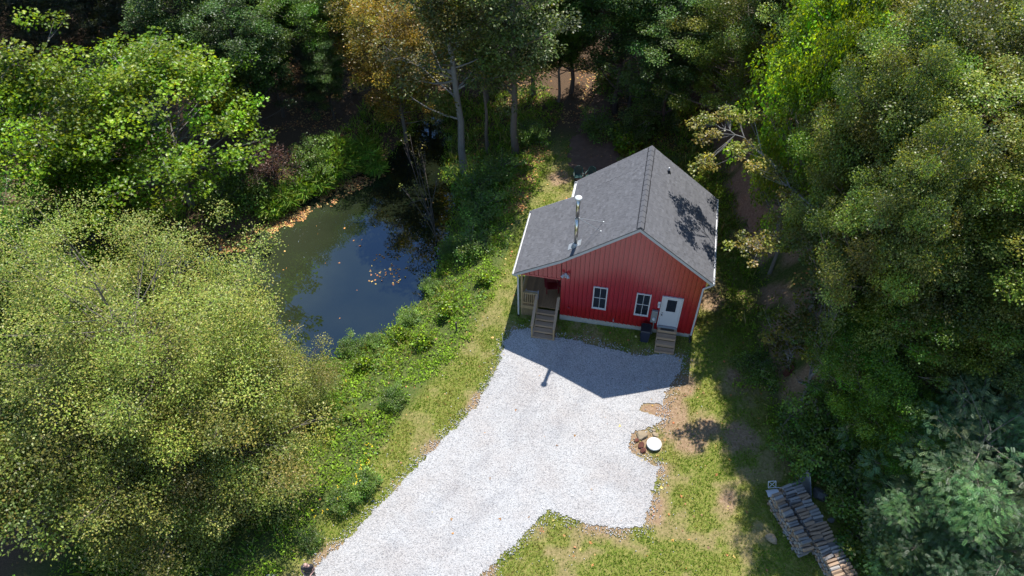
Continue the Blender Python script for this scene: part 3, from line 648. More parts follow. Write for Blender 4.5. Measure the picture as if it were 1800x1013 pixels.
# rotten stump and fallen branches on the bank
x, y, z = ground_px(1385, 655); m = MB(); r = np.random.default_rng(5)
for k in range(9):
    a = k*.7; m.tube([(.12*math.cos(a), .12*math.sin(a), -.15), (.15*math.cos(a), .15*math.sin(a), .3+r.uniform(-.1, .35))], [.10, .03], 6)
o = m.build('tree_stump', 'rotten'); o.location = (x, y, z); tag(o, 'broken reddish rotten stump on the clay bank', 'stump')
def fallen(pxs, rad, label, mat='bark'):
    P = []
    for px, py in pxs:
        x, y, z = ground_px(px, py, .08); P.append((x, y, z+.10))
    m = MB(); n = len(P); m.tube(P, [rad*(1-.6*i/n) for i in range(n)], 7)
    for i in range(1, n):
        p = Vector(P[i]); q2 = p+Vector((random.uniform(-.7, .7), random.uniform(-.7, .7), random.uniform(.1, .5))); m.tube([p, (p+q2)/2+Vector((0, 0, .06)), q2], [rad*.4, rad*.25, rad*.1], 5)
    tag(m.build('fallen_branch', mat), label, 'branch')
fallen([(1432, 700), (1410, 716), (1390, 732), (1372, 755)], .07, 'fallen grey branch lying at the foot of the thin pale trunk')
fallen([(1444, 690), (1430, 680), (1415, 676), (1404, 672)], .07, 'curved pale log lying behind the thin pale trunk', 'bark_pale')
fallen([(1436, 712), (1415, 728), (1398, 745)], .05, 'dark fallen branch lower on the bank below the pale trunk', 'bark_dark')
fallen([(1368, 403), (1352, 372), (1346, 345), (1332, 333)], .035, 'bare pale dead branch on the bare clay bank', 'bark_pale')

# marker stakes
x, y, z = ground_px(884, 606); m = MB(); m.tube([(0, 0, -.2), (0, 0, .95)], .018, 8); o = m.build('marker_stake', 'cap_white'); o.location = (x, y, z)
tag(o, 'thin pale marker stake at the gravel edge left of the porch', 'stake')
x, y, z = ground_px(803, 580); m = MB(); m.box(-.04, .04, -.04, .04, -.2, .65); o = m.build('fence_post', 'bark_dark'); o.location = (x, y, z)
tag(o, 'short dark post standing at the edge of the mown grass', 'post')

# ------------------------------------------------------------------ woodpile
def row_frame(pxa, pxb, ztop):
    a = unproj(*pxa, hz(*unproj(*pxa, .9)[:2])+ztop); c = unproj(*pxb, hz(*unproj(*pxb, .9)[:2])+ztop); return a[:2], c[:2]
def split_log(seed, L=.44):
    r = np.random.default_rng(seed); m = MB(); k = r.integers(5, 8); a0 = r.uniform(0, 6); R_ = .078
    ang = np.sort(a0+np.arange(k)*2*math.pi/k+r.uniform(-.3, .3, k)); rr = R_*r.uniform(.75, 1.15, k)
    g = r.uniform(.75, 1.25); warm = r.random() < .25
    c = (np.array([.27, .19, .13]) if warm else np.array([.20, .185, .172]))*g
    base = len(m.v)
    for yy, s in ((-L/2, 1), (-L/2+.02, 1.03), (L/2-.02, 1.03), (L/2, 1)):
        for a, q_ in zip(ang, rr): m.v.append((q_*math.cos(a)*s, yy, q_*math.sin(a)*s)); m.c.append(tuple(c*(1.25 if abs(yy) > L/2-.01 else 1.0)))
    for j in range(3):
        for i in range(k): m.f.append((j*k+i, j*k+(i+1) % k, (j+1)*k+(i+1) % k, (j+1)*k+i))
    m.f.append(tuple(range(k))[::-1]); m.f.append(tuple(range(3*k, 4*k)))
    return m
LOGM = []
for i in range(18):
    m = split_log(100+i); me = m.mesh('log', 'split_wood', True)
    bm = bmesh.new(); bm.from_mesh(me); bmesh.ops.recalc_face_normals(bm, faces=bm.faces); bm.to_mesh(me); bm.free(); LOGM.append(me)
def wood_row(pa, pb, layers, offs, label, skip=0, first=0):
    pa = np.array(pa); pb = np.array(pb); d = pb-pa; Ld = np.hypot(*d); d /= Ld; nrm = np.array([d[1], -d[0]]) if d[1] > 0 else np.array([-d[1], d[0]])
    ang = math.atan2(nrm[1], nrm[0])-math.pi/2; n = int(Ld/.152); out = []
    for o_ in offs:
        for j in range(first, layers):
            jj = layers-1-j
            for i in range(n):
                if jj == 0 and random.random() < .12: continue
                s = (i+.5*(j % 2)+random.uniform(-.1, .1))*.152
                if s > Ld-j*.02: continue
                p = pa+d*s+nrm*(o_+random.gauss(0, .022)); z = hz(*p)+.075+j*.136+.16*math.sin(s*1.1+o_)*.5*(j/layers)
                lg = link('log', random.choice(LOGM)); lg.location = (p[0], p[1], z); lg.rotation_euler = (random.gauss(0, .04), random.uniform(0, 6.28), ang+random.gauss(0, .06))
                sc = random.uniform(.88, 1.12); lg.scale = (sc, random.uniform(.93, 1.08), sc)
                tag(lg, label, 'log', 'split logs in the woodpile'); out.append(lg)
    return out
a1, b1 = row_frame((1366, 869), (1424, 968), .92); a2, b2 = row_frame((1390, 850), (1500, 1030), .80)
left_row = wood_row(a1, b1, 7, [0.0], 'weathered split log in the left row of the woodpile')
right_row = wood_row(a2, b2, 6, [-.24, .24], 'weathered split log in the wider right row of the woodpile', first=4)
# hidden lower layers of the right row: one mass
low = wood_row(a2, b2, 4, [-.24, .24], 'x')
V = []; F = []; C = []; nv = 0
mb = MB()
for lg in low:
    M = Matrix.LocRotScale(lg.location, lg.rotation_euler, lg.scale)
    me = lg.data; base = len(mb.v); cols = me.attributes['Col'].data
    for v in me.vertices: mb.v.append(tuple(M @ v.co)); mb.c.append(tuple(cols[v.index].color[:3]))
    for p in me.polygons: mb.f.append(tuple(base+i for i in p.vertices))
    bpy.data.objects.remove(lg)
tag(mb.build('lower_logs', 'split_wood', color=True), 'lower layers of split logs under the wider right row', 'logs', kind='stuff')
# white frame lying against the pile, grey tarp scrap
x, y, z = ground_px(1357, 872); wf = empty('metal_frame', (x, y, z+.55), .25); wf.scale = (.8, .8, .8); tag(wf, 'white metal frame with cross braces and curved tray on the woodpile end', 'metal frame')
m = MB()
for i in range(6):
    a0, a1_ = i/6*1.3-.4, (i+1)/6*1.3-.4
    m.hexa([(-.5, -.25+.5*math.sin(a0)*.8, -.35+.4*math.cos(a0)), (.15, -.2+.5*math.sin(a0)*.8, -.30+.4*math.cos(a0)), (.15, -.2+.5*math.sin(a1_)*.8, -.30+.4*math.cos(a1_)), (-.5, -.25+.5*math.sin(a1_)*.8, -.35+.4*math.cos(a1_)),
            (-.5, -.25+.5*math.sin(a0)*.8, -.33+.4*math.cos(a0)), (.15, -.2+.5*math.sin(a0)*.8, -.28+.4*math.cos(a0)), (.15, -.2+.5*math.sin(a1_)*.8, -.28+.4*math.cos(a1_)), (-.5, -.25+.5*math.sin(a1_)*.8, -.33+.4*math.cos(a1_))])
m.build('tray', 'white', wf)
m = MB(); A = [(-.36, .12, .08), (.06, .12, .10), (.04, .34, .44), (-.38, .34, .42)]
for p, q2 in zip(A, A[1:]+A[:1]): m.tube([p, q2], .022, 6)
m.build('frame', 'white', wf)
m = MB(); m.tube([A[0], A[2]], .018, 6); m.tube([A[1], A[3]], .018, 6); m.build('cross_brace', 'white', wf)
m = MB(); m.tube([A[1], (.35, .05, .15), (.75, -.02, .12)], .02, 6); m.build('handle', 'white', wf)
x, y, z = ground_px(1405, 858); nu = 9; V = []; F = []
for i in range(nu):
    for j in range(nu):
        u, v = i/(nu-1), j/(nu-1); V.append((x-.05+u*.55*(1-.8*v)+.1*v, y+.35-u*.85*(1-.75*v)+.05*math.sin(5*v), z+.05+1.15*v+.04*math.sin(7*u)))
me = np_mesh('tarp', V, lattice_faces(nu, nu), mat='tarp'); o = link('tarp', me); sm = o.modifiers.new('thick', 'SOLIDIFY'); sm.thickness = .012
tag(o, 'grey tarp scrap standing up behind the far end of the woodpile', 'tarp')

# ------------------------------------------------------------------ person with a remote at the drive edge
def person():
    hx, hy, _ = ground_px(537, 992, 1.66); z0 = hz(hx, hy)
    root = empty('person', (hx, hy, z0), 0.35); tag(root, 'person in a dark grey shirt holding a small controller at the gravel edge', 'person')
    J = {'pel': (0, 0, .95), 'sp': (0, .0, 1.12), 'ch': (0, .01, 1.32), 'nk': (0, .0, 1.49), 'nk2': (0, -.015, 1.545), 'hd': (0, -.03, 1.63), 'ht': (0, -.03, 1.73),
         'sL': (-.19, 0, 1.42), 'eL': (-.26, -.05, 1.14), 'wL': (-.10, -.27, 1.12), 'hL': (-.07, -.32, 1.12), 'sR': (.19, 0, 1.42), 'eR': (.26, -.05, 1.14), 'wR': (.10, -.27, 1.12), 'hR': (.07, -.32, 1.12),
         'pL': (-.09, 0, .90), 'kL': (-.11, -.02, .49), 'aL': (-.11, .02, .09), 'tL': (-.12, -.14, .03), 'pR': (.09, 0, .90), 'kR': (.11, -.02, .49), 'aR': (.11, .02, .09), 'tR': (.12, -.14, .03)}
    Rd = {'pel': (.15, .11), 'sp': (.145, .105), 'ch': (.165, .115), 'nk': (.07, .065), 'nk2': (.058, .058), 'hd': (.078, .095), 'ht': (.066, .078), 'sL': (.068, .07), 'eL': (.044, .044), 'wL': (.03, .027), 'hL': (.036, .022), 'pL': (.09, .09), 'kL': (.06, .06), 'aL': (.042, .045), 'tL': (.045, .03)}
    E = [('pel', 'sp'), ('sp', 'ch'), ('ch', 'nk'), ('nk', 'nk2'), ('nk2', 'hd'), ('hd', 'ht')]
    for s in 'LR': E += [('ch', 's'+s), ('s'+s, 'e'+s), ('e'+s, 'w'+s), ('w'+s, 'h'+s), ('pel', 'p'+s), ('p'+s, 'k'+s), ('k'+s, 'a'+s), ('a'+s, 't'+s)]
    def skin(names, edges, name, mat, grow=0.0, jj=J, rr=None):
        me = bpy.data.meshes.new(name); idx = {n: i for i, n in enumerate(names)}
        me.from_pydata([jj[n] for n in names], [(idx[a], idx[b_]) for a, b_ in edges], [])
        o = link(name, me, root); o.modifiers.new('skin', 'SKIN'); sv = me.skin_vertices[0].data
        for n, i in idx.items():
            q_ = (rr or Rd).get(n) or (rr or Rd)[n[:-1]+'L']; sv[i].radius = (q_[0]+grow, q_[1]+grow); sv[i].use_root = (i == 0)
        sb = o.modifiers.new('sub', 'SUBSURF'); sb.levels = sb.render_levels = 2; me.materials.append(MATS[mat]); return o
    skin(list(J), E, 'body', 'skin')
    # fingers curling on the controller
    for s, n in ((-1, 'L'), (1, 'R')):
        for k in range(5):
            bx_ = s*(.075-.012*k); y_ = -.335; zz = 1.135-.013*k
            jj = {'a': (s*.07, -.31, 1.125-.008*k), 'b': (s*(.07-.006*k), -.355, zz), 'c': (s*(.045-.004*k), -.375, zz-.004), 'd': (s*.028, -.365, zz-.006)}
            skin(['a', 'b', 'c', 'd'], [('a', 'b'), ('b', 'c'), ('c', 'd')], 'finger', 'skin', jj=jj, rr={'a': (.009, .009), 'b': (.009, .009), 'c': (.008, .008), 'd': (.007, .007)})
    js = dict(J); js['mL'] = tuple(.45*a+.55*b_ for a, b_ in zip(J['sL'], J['eL'])); js['mR'] = tuple(.45*a+.55*b_ for a, b_ in zip(J['sR'], J['eR']))
    rs = dict(Rd); rs['mL'] = (.066, .066); rs['nk'] = (.075, .07)
    js['nk'] = (0, 0, 1.455)
    skin(['pel', 'sp', 'ch', 'nk', 'sL', 'sR', 'mL', 'mR'], [('pel', 'sp'), ('sp', 'ch'), ('ch', 'nk'), ('ch', 'sL'), ('ch', 'sR'), ('sL', 'mL'), ('sR', 'mR')], 'shirt', 'shirt', .022, js, rs)
    jt = dict(J); jt['kL'] = (-.11, -.02, .55); jt['kR'] = (.11, -.02, .55)
    skin(['pel', 'pL', 'pR', 'kL', 'kR'], [('pel', 'pL'), ('pel', 'pR'), ('pL', 'kL'), ('pR', 'kR')], 'shorts', 'shorts', .025, jt)
    bm = bmesh.new(); bmesh.ops.create_uvsphere(bm, u_segments=20, v_segments=12, radius=1)
    bmesh.ops.delete(bm, geom=[v for v in bm.verts if v.co.z < -.15+.55*max(0, -v.co.y) or (v.co.z > .5)], context='VERTS')
    me = bpy.data.meshes.new('hair'); bm.to_mesh(me); bm.free(); me.materials.append(MATS['hair']); h = link('hair', me, root); h.location = (0, -.022, 1.67); h.scale = (.090, .108, .105)
    m = MB(); m.hexa([(-.012, -.135, 1.625), (.012, -.135, 1.625), (.012, -.11, 1.625), (-.012, -.11, 1.625), (-.006, -.118, 1.68), (.006, -.118, 1.68), (.006, -.10, 1.68), (-.006, -.10, 1.68)]); m.build('nose', 'skin', root, bevel=.004)
    for s in (-1, 1):
        m = MB(); m.tube([(s*.082, -.02, 1.635), (s*.094, -.015, 1.655), (s*.086, -.02, 1.685)], [.012, .016, .012], 6); m.build('ear', 'skin', root)
        m = MB(); m.tube([(s*.032, -.122, 1.672), (s*.032, -.128, 1.672)], [.011, .008], 8); m.build('eye', 'black_rubber', root)
    m = MB(); m.box(-.024, .024, -.124, -.112, 1.588, 1.596); m.build('mouth', 'red_chair', root)
    m = MB(); m.box(-.095, .095, -.40, -.34, 1.10, 1.135); k = m.build('remote_controller', 'controller', None, bevel=.01); k.matrix_world = Matrix.LocRotScale(root.location, root.rotation_euler, (1, 1, 1)); tag(k, 'small dark controller in the hands of the person', 'controller')
person()
#VEGETATION
# ------------------------------------------------------------------ vegetation
def norm(a): return a/np.maximum(np.linalg.norm(a, axis=-1, keepdims=True), 1e-9)
def T(v, f): return np.array(v, float), np.array(f)
RHOMB = T([(0, 0, 0), (.5, .30, .06), (1, 0, -.05), (.5, -.30, .06)], [(0, 1, 2, 3)])
OVAL = T([(0, 0, 0), (.35, .27, .07), (.8, .18, .03), (1, 0, -.08), (.8, -.18, .03), (.35, -.27, .07)], [(0, 1, 2, 3), (0, 3, 4, 5)])
LOBED = T([(0, 0, 0), (.18, .46, .10), (.42, .26, .04), (.72, .46, .06), (.74, .14, 0), (1, 0, -.10), (.74, -.14, 0), (.72, -.46, .06), (.42, -.26, .04), (.18, -.46, .10)], [(0, 1, 2, 3, 4, 5), (0, 5, 6, 7, 8, 9)])
def _pinnate(n=8):
    v = []; f = []
    for i in range(n):
        for s in (-1, 1):
            x = .12+.8*i/n; k = len(v); l = .26*(1-.35*abs(i/n-.4)); z = -.35*x*x+.06
            v += [(x, 0, z), (x+.0, s*l*.5, z+.01), (x+.05, s*l, z-.02), (x+.11, s*l*.5, z)]; f.append((k, k+1, k+2, k+3))
    return T(v, f)
PINNATE = _pinnate(5)
def _needles(n=7):
    v = []; f = []
    for i in range(n):
        a = 2*math.pi*i/n+.3*(i % 2); r = .55+.25*(i % 3); k = len(v)
        v += [(0, 0, 0), (r*.5+.02, .5*math.cos(a)-.035, .5*math.sin(a)), (r, .9*math.cos(a)*.6, .9*math.sin(a)*.6), (r*.5-.02, .5*math.cos(a)+.035, .5*math.sin(a))]; f.append((k, k+1, k+2, k+3))
    return T(v, f)
NEEDLE = _needles()
BLADE = T([(0, -.035, 0), (0, .035, 0), (.6, .022, .10), (1, 0, .36)], [(0, 1, 2, 3)])
def leaves(P, tmpl, size, col, r, upb=1.0, axis=None, aspect=1.0, nrm=None):
    """one leaf of the template at each point; returns V, F, C"""
    tv, tf = tmpl; n = len(P)
    nn = r.normal(size=(n, 3)); nn = nn if nrm is None else nn*.6+nrm; nn[:, 2] = np.abs(nn[:, 2])*(1 if upb else 0)+upb if nrm is None else nn[:, 2]
    nn = norm(nn)
    ax = r.normal(size=(n, 3)) if axis is None else axis+r.normal(size=(n, 3))*.45
    ax = norm(ax-nn*(ax*nn).sum(1, keepdims=True)); bt = np.cross(nn, ax)
    s = np.broadcast_to(size, (n,))[:, None, None]
    V = P[:, None, :]+s*(tv[None, :, 0:1]*ax[:, None]+aspect*tv[None, :, 1:2]*bt[:, None]+tv[None, :, 2:3]*nn[:, None])
    F = tf[None]+(np.arange(n)*len(tv))[:, None, None]
    return V.reshape(-1, 3), F.reshape(-1, tf.shape[1]), np.repeat(col, len(tv), axis=0)
def palette(r, n, cols, jit=.16, w=None):
    c = np.array(cols, float); i = r.choice(len(c), n, p=w); k = c[i]*np.exp(r.normal(0, jit, (n, 1)))*np.exp(r.normal(0, jit*.35, (n, 3))); return np.clip(k, .004, .8)
def limb_curve(p, q, r, n=5, sag=.25):
    p = np.array(p); q = np.array(q); m = (p+q)/2; L = np.linalg.norm(q-p); m = m+np.array([0, 0, -sag*.3*L])+r.normal(0, .05*L, 3)
    t = np.linspace(0, 1, n)[:, None]; return (1-t)**2*p+2*t*(1-t)*m+t*t*q
def clump_field(r, nc, R, Vv, hc, rmin=.35, low=-.8, top=1.0, lump=.35):
    """clump centres spread through an uneven crown"""
    k = norm(r.normal(size=(10, 3))); amp = r.uniform(-lump, lump, 10); out = []
    while len(out) < nc:
        d = norm(r.normal(size=3)); 
        if d[2] < low: continue
        f = 1+np.sum(amp*np.maximum(0, k@d)**4); rad = (r.random()**.5*(1-rmin)+rmin)*f
        if r.random() < .12: rad = f*r.uniform(1.05, 1.28)
        p = d*rad
        if p[2] > top: continue
        out.append((p[0]*R, p[1]*R, hc+p[2]*Vv))
    return np.array(out)
def tree_mesh(name, seed, clumps, cr, lpc, tmpl, size, cols, hc, trunk_r, leafmat, barkmat, upb=1.0, jit=.16, flat=.6, weights=None, base=None, lean=(0, 0), limbs=.6, twigs=2, aspect=1.0, trunk_top=None, clump_tint=.32, shell=.35):
    r = np.random.default_rng(seed); nc = len(clumps)
    crv = cr*r.uniform(.65, 1.3, nc); nl = np.maximum((lpc*(crv/cr)**2).astype(int), 3); tot = nl.sum()
    ci = np.repeat(np.arange(nc), nl)
    d = norm(r.normal(size=(tot, 3))); rad = np.clip(shell+(1-shell)*r.random(tot)**.6+r.normal(0, .12, tot), 0, 1.4)
    off = d*rad[:, None]*crv[ci][:, None]; off[:, 2] *= flat
    P = clumps[ci]+off
    tint = np.exp(r.normal(0, clump_tint, (nc, 1)))*np.exp(r.normal(0, clump_tint*.3, (nc, 3)))
    col = np.clip(palette(r, tot, cols, jit, weights)*tint[ci], .004, .8)
    ax = off+np.array([0, 0, -.15])
    V, F, C = leaves(P, tmpl, size*r.uniform(.7, 1.25, tot), col, r, upb, axis=norm(ax), aspect=aspect)
    crown = np_mesh(name+'_crown', V, F, C, mat=leafmat)
    m = MB(); b0 = np.array(base if base is not None else (0, 0, -.5)); tt = trunk_top if trunk_top is not None else np.array([lean[0], lean[1], clumps[:, 2].max()-.6])
    n = 9; t = np.linspace(0, 1, n)[:, None]; TP = b0*(1-t)+np.array(tt)*t; TP[1:-1] += r.normal(0, .10, (n-2, 3))*np.array([1, 1, 0]); TR = trunk_r*(1-.86*t[:, 0]); TR[0] *= 1.25
    m.tube(TP, list(TR), 9)
    zt = TP[:, 2]
    order = r.permutation(nc)[:int(nc*limbs)]
    for i in order:
        c = clumps[i]; dist = np.hypot(c[0]-np.interp(c[2], zt, TP[:, 0]), c[1]-np.interp(c[2], zt, TP[:, 1]))
        zs = np.clip(c[2]-dist*r.uniform(.35, .9), zt[0]+.18*(zt[-1]-zt[0]), zt[-1]*.97)
        s = np.array([np.interp(zs, zt, TP[:, 0]), np.interp(zs, zt, TP[:, 1]), zs]); rb = np.interp(zs, zt, TR)*r.uniform(.3, .5)
        Q = limb_curve(s, c, r); m.tube(Q, list(np.linspace(max(rb, .02), .014, len(Q))), 5, caps=False)
        for k in range(twigs):
            e = c+norm(r.normal(size=3))*crv[i]*np.array([.95, .95, flat]); m.tube(limb_curve(Q[-2], e, r, 3), [.013, .010, .006], 4, caps=False)
    return m.mesh(name+'_trunk', barkmat), crown
PROTO = {}
def proto(kind, R, Vv, hc, **kw):
    seed = kw.pop('seed'); nc = kw.pop('nc'); fld = {k: kw.pop(k) for k in ('rmin', 'low', 'top', 'lump') if k in kw}
    cl = clump_field(np.random.default_rng(seed+500), nc, R, Vv, hc, **fld)
    PROTO[kind] = (tree_mesh(kind, seed, cl, hc=hc, **kw), hc)
def plant(kind, name, x, y, label, cat='tree', s=1.0, rz=None, group=None, sz=None, tilt=(0, 0), sink=0.0, parts=('trunk', 'crown')):
    (tm, cm), hc = PROTO[kind]
    o = empty(name, (x, y, hz(x, y)-sink), random.uniform(0, 6.28) if rz is None else rz); o.rotation_euler = (tilt[0], tilt[1], o.rotation_euler[2]); o.scale = (s, s, sz or s)
    link(parts[0], tm, o); link(parts[1], cm, o); tag(o, label, cat, group); return o
def plant_px(kind, name, px, py, label, s=1.0, sz=None, **kw):
    """stand a tree so that its crown's middle is seen at this spot of the photograph"""
    x, y, z = ground_px(px, py, PROTO[kind][1]*(sz or s)); return plant(kind, name, x, y, label, s=s, sz=sz, **kw)

OLIVE = [(0.107, 0.144, 0.0172), (0.133, 0.17, 0.0218), (0.0823, 0.128, 0.0156), (0.178, 0.196, 0.0273)]
GREEN = [(0.0676, 0.136, 0.0131), (0.09, 0.172, 0.0154), (0.0526, 0.112, 0.0123), (0.12, 0.191, 0.0193)]
DARK = [(0.0468, 0.095, 0.0198), (0.0648, 0.122, 0.0248), (0.036, 0.0752, 0.0174), (0.09, 0.143, 0.0372)]
BRIGHT = [(0.129, 0.223, 0.0106), (0.161, 0.259, 0.0132), (0.0968, 0.181, 0.0106), (0.205, 0.276, 0.0165)]
PALE = [(0.193, 0.232, 0.034), (0.241, 0.262, 0.048), (0.157, 0.201, 0.028), (0.263, 0.246, 0.06), (0.118, 0.169, 0.02)]
AUTUMN = [(0.25, 0.188, 0.02), (0.184, 0.15, 0.02), (0.309, 0.203, 0.0227), (0.147, 0.143, 0.02)]
LOCUST = [(.085, .165, .07), (.07, .135, .06), (.115, .19, .078)]
proto('birch', 6.3, 7.0, 7.6, seed=11, nc=330, cr=1.15, lpc=560, tmpl=RHOMB, size=.093, cols=PALE, trunk_r=.24, leafmat='leaf_pale', barkmat='bark', upb=1.0, flat=.7, limbs=.5, rmin=.25, low=-.9, lump=.3, aspect=1.15, twigs=3, clump_tint=.13, shell=.15)
proto('birch_small', 4.0, 4.2, 4.8, seed=12, nc=150, cr=1.0, lpc=330, tmpl=RHOMB, size=.115, cols=[(.15, .18, .032), (.19, .21, .044), (.115, .15, .027), (.22, .225, .058)], trunk_r=.15, leafmat='leaf_pale', barkmat='bark', upb=.6, flat=.7, limbs=.5, rmin=.25, aspect=1.15, twigs=2, shell=.15)
proto('sycamore', 4.8, 5.6, 9.5, seed=13, nc=190, cr=.9, lpc=140, tmpl=LOBED, size=.19, cols=BRIGHT, trunk_r=.24, leafmat='leaf_bright', barkmat='bark_pale', upb=.75, flat=.75, limbs=.6, rmin=.35, lump=.55)
proto('oak', 4.6, 5.2, 9.5, seed=14, nc=210, cr=.82, lpc=460, tmpl=RHOMB, size=.115, aspect=1.2, cols=OLIVE, trunk_r=.27, leafmat='leaf', barkmat='bark', upb=1.0, flat=.5, limbs=.7, rmin=.35, lump=.6)
proto('oak_b', 4.4, 4.6, 8.5, seed=15, nc=190, cr=.82, lpc=460, tmpl=RHOMB, aspect=1.2, size=.115, cols=[(.105, .135, .026), (.08, .118, .024), (.15, .165, .04)], trunk_r=.25, leafmat='leaf', barkmat='bark', upb=1.0, flat=.5, limbs=.7, rmin=.35, lump=.6)
proto('broadleaf', 4.2, 5.6, 9.5, seed=16, nc=190, cr=.85, lpc=250, tmpl=RHOMB, size=.155, cols=GREEN, trunk_r=.24, leafmat='leaf', barkmat='bark', upb=1.1, flat=.55, limbs=.6, rmin=.35, lump=.6, aspect=1.1)
proto('darktree', 4.0, 6.5, 9.0, seed=17, nc=190, cr=.85, lpc=220, tmpl=RHOMB, size=.16, cols=DARK, trunk_r=.22, leafmat='leaf', barkmat='bark_dark', upb=1.1, flat=.5, limbs=.6, rmin=.3, lump=.6, aspect=1.1)
proto('autumn', 3.4, 6.0, 9.5, seed=18, nc=120, cr=.95, lpc=210, tmpl=RHOMB, size=.165, cols=AUTUMN, trunk_r=.2, leafmat='leaf', barkmat='bark', upb=.9, flat=.6, limbs=.7, rmin=.3, lump=.6, aspect=1.15)
proto('sapling', 1.9, 2.4, 3.2, seed=19, nc=45, cr=.6, lpc=130, tmpl=RHOMB, size=.15, cols=GREEN, trunk_r=.06, leafmat='leaf', barkmat='bark', upb=1.0, flat=.6, limbs=.8, rmin=.2, lump=.6, aspect=1.2)
proto('shrub', 1.3, .95, .9, seed=20, nc=46, cr=.42, lpc=85, tmpl=RHOMB, size=.12, cols=[(.085, .15, .026), (.115, .185, .03), (.07, .12, .024)], trunk_r=.05, leafmat='leaf', barkmat='bark', upb=.9, flat=.75, limbs=.7, rmin=.1, lump=.3, aspect=1.2)
proto('leafy_shrub', 1.0, .8, .95, seed=21, nc=34, cr=.36, lpc=26, tmpl=OVAL, size=.24, cols=BRIGHT, trunk_r=.04, leafmat='leaf_bright', barkmat='bark', upb=.9, flat=.75, limbs=.8, rmin=.1, lump=.3, aspect=1.4)
proto('locust', 3.7, 3.6, 4.6, seed=22, nc=130, cr=.72, lpc=100, tmpl=PINNATE, size=.27, cols=LOCUST, trunk_r=.13, leafmat='leaf', barkmat='bark', upb=1.3, flat=.55, limbs=.7, rmin=.25, lump=.6)
proto('dead_shrub', 1.2, 1.3, 1.5, seed=23, nc=70, cr=.40, lpc=45, tmpl=RHOMB, size=.085, cols=[(.13, .055, .045), (.10, .045, .038), (.17, .09, .06)], trunk_r=.06, leafmat='leaf_pale', barkmat='bark_dark', upb=.3, flat=.9, limbs=1.0, rmin=.15, lump=.3, twigs=6)
proto('reeds', .7, .5, .55, seed=24, nc=30, cr=.32, lpc=34, tmpl=BLADE, size=.55, cols=[(.10, .19, .02), (.13, .23, .022), (.18, .23, .04)], trunk_r=.02, leafmat='grass', barkmat='bark', upb=.2, flat=.6, limbs=.1, rmin=.0, twigs=0)
def pine(seed, H, R, nwh, cols):
    r = np.random.default_rng(seed); m = MB(); m.tube([(0, 0, -.5), (0, 0, H*.5), (0, 0, H)], [.24, .15, .03], 8); P = []; A = []
    for w in range(nwh):
        z = H*(.22+.76*w/nwh); L = R*(1-w/nwh)**.75+.3; nb_ = 7
        for b_ in range(nb_):
            a = 2*math.pi*b_/nb_+w*1.3+r.uniform(-.25, .25); l = L*r.uniform(.75, 1.12); dv = np.array([math.cos(a), math.sin(a), 0])
            e = np.array([0, 0, z])+dv*l+np.array([0, 0, .05*l]); m.tube([(0, 0, z), tuple(dv*l*.5+np.array([0, 0, z-.08*l])), tuple(e)], [.035, .025, .01], 4, caps=False)
            k = int(26*l); t = r.random(k)**.7; q_ = np.array([0, 0, z])+dv*(l*t)[:, None]; side = np.cross(dv, [0, 0, 1])
            q_ = q_+side*((r.random(k)-.5)*l*.75*(1.1-t*.6))[:, None]+np.array([0, 0, 1])*((r.random(k)-.6)*.22-.25*l*t*(1-t))[:, None]; P.append(q_); A.append(np.tile(dv, (k, 1))+r.normal(0, .6, (k, 3)))
    P = np.concatenate(P); A = np.concatenate(A); c = palette(r, len(P), cols, .2)
    V, F, C = leaves(P, NEEDLE, .30*r.uniform(.8, 1.2, len(P)), c, r, .4, axis=A)
    PROTO['pine'] = ((m.mesh('pine_trunk', 'bark_dark'), np_mesh('pine_crown', V, F, C, mat='leaf')), H*.5)
pine(25, 14, 3.0, 26, [(.045, .058, .036), (.06, .07, .045), (.034, .046, .03)])

# --- the big pale tree in front of the pond and its neighbours
plant_px('birch', 'birch_tree', 268, 655, 'huge pale yellow-green fine-leaved tree in front of the pond', s=.93, rz=1.0)
plant_px('birch_small', 'birch_tree', 140, 770, 'smaller green tree below the huge pale tree, near the lower left corner', s=1.1)
plant_px('birch_small', 'birch_tree', 415, 775, 'smaller green tree between the huge pale tree and the flowering weeds', s=.85)
plant_px('birch_small', 'birch_tree', 492, 672, 'pale low tree at the right side of the huge pale tree, by the water', s=.6)
plant_px('birch_small', 'birch_tree', 290, 830, 'middle one of the smaller green trees below the huge pale tree', s=.8)
plant_px('broadleaf', 'broadleaf_tree', -40, 830, 'dark green tree cut by the left edge near the bottom corner', s=.62)
plant_px('broadleaf', 'broadleaf_tree', 20, 460, 'mixed green tree at the left edge beside the huge pale tree', s=.75)
plant_px('sapling', 'sapling', 70, 560, 'green sapling at the left edge under the huge pale tree', s=1.3)
# --- left background
plant_px('sycamore', 'sycamore_tree', 262, 190, 'tall bright yellow-green broadleaf tree with big leaves, upper left', s=1.0, sz=.8, rz=.6)
plant_px('sycamore', 'sycamore_tree', 45, 215, 'bright large-leaved tree cut by the left edge of the picture', s=.92, rz=2.9)
plant_px('sycamore', 'sycamore_tree', 140, 320, 'low bright large-leaved tree between the two tall bright ones', s=.55, rz=4.1)
for px, py, s, lb in ((20, 20, 1.0, 'grey-green pine in the top left corner'), (130, -20, 1.1, 'grey-green pine behind the left bright tree at the top edge'), (250, -30, 1.1, 'grey-green pine directly behind the tall bright tree'), (370, 10, 1.1, 'grey-green pine right of the tall bright tree at the top edge'), (450, -20, 1.1, 'dim grey pine at the top edge left of the dark broadleaf trees'), (540, 130, .5, 'dark pine standing behind the reeds at the pond head')):
    plant_px('pine', 'pine_tree', px, py, lb, s=s)
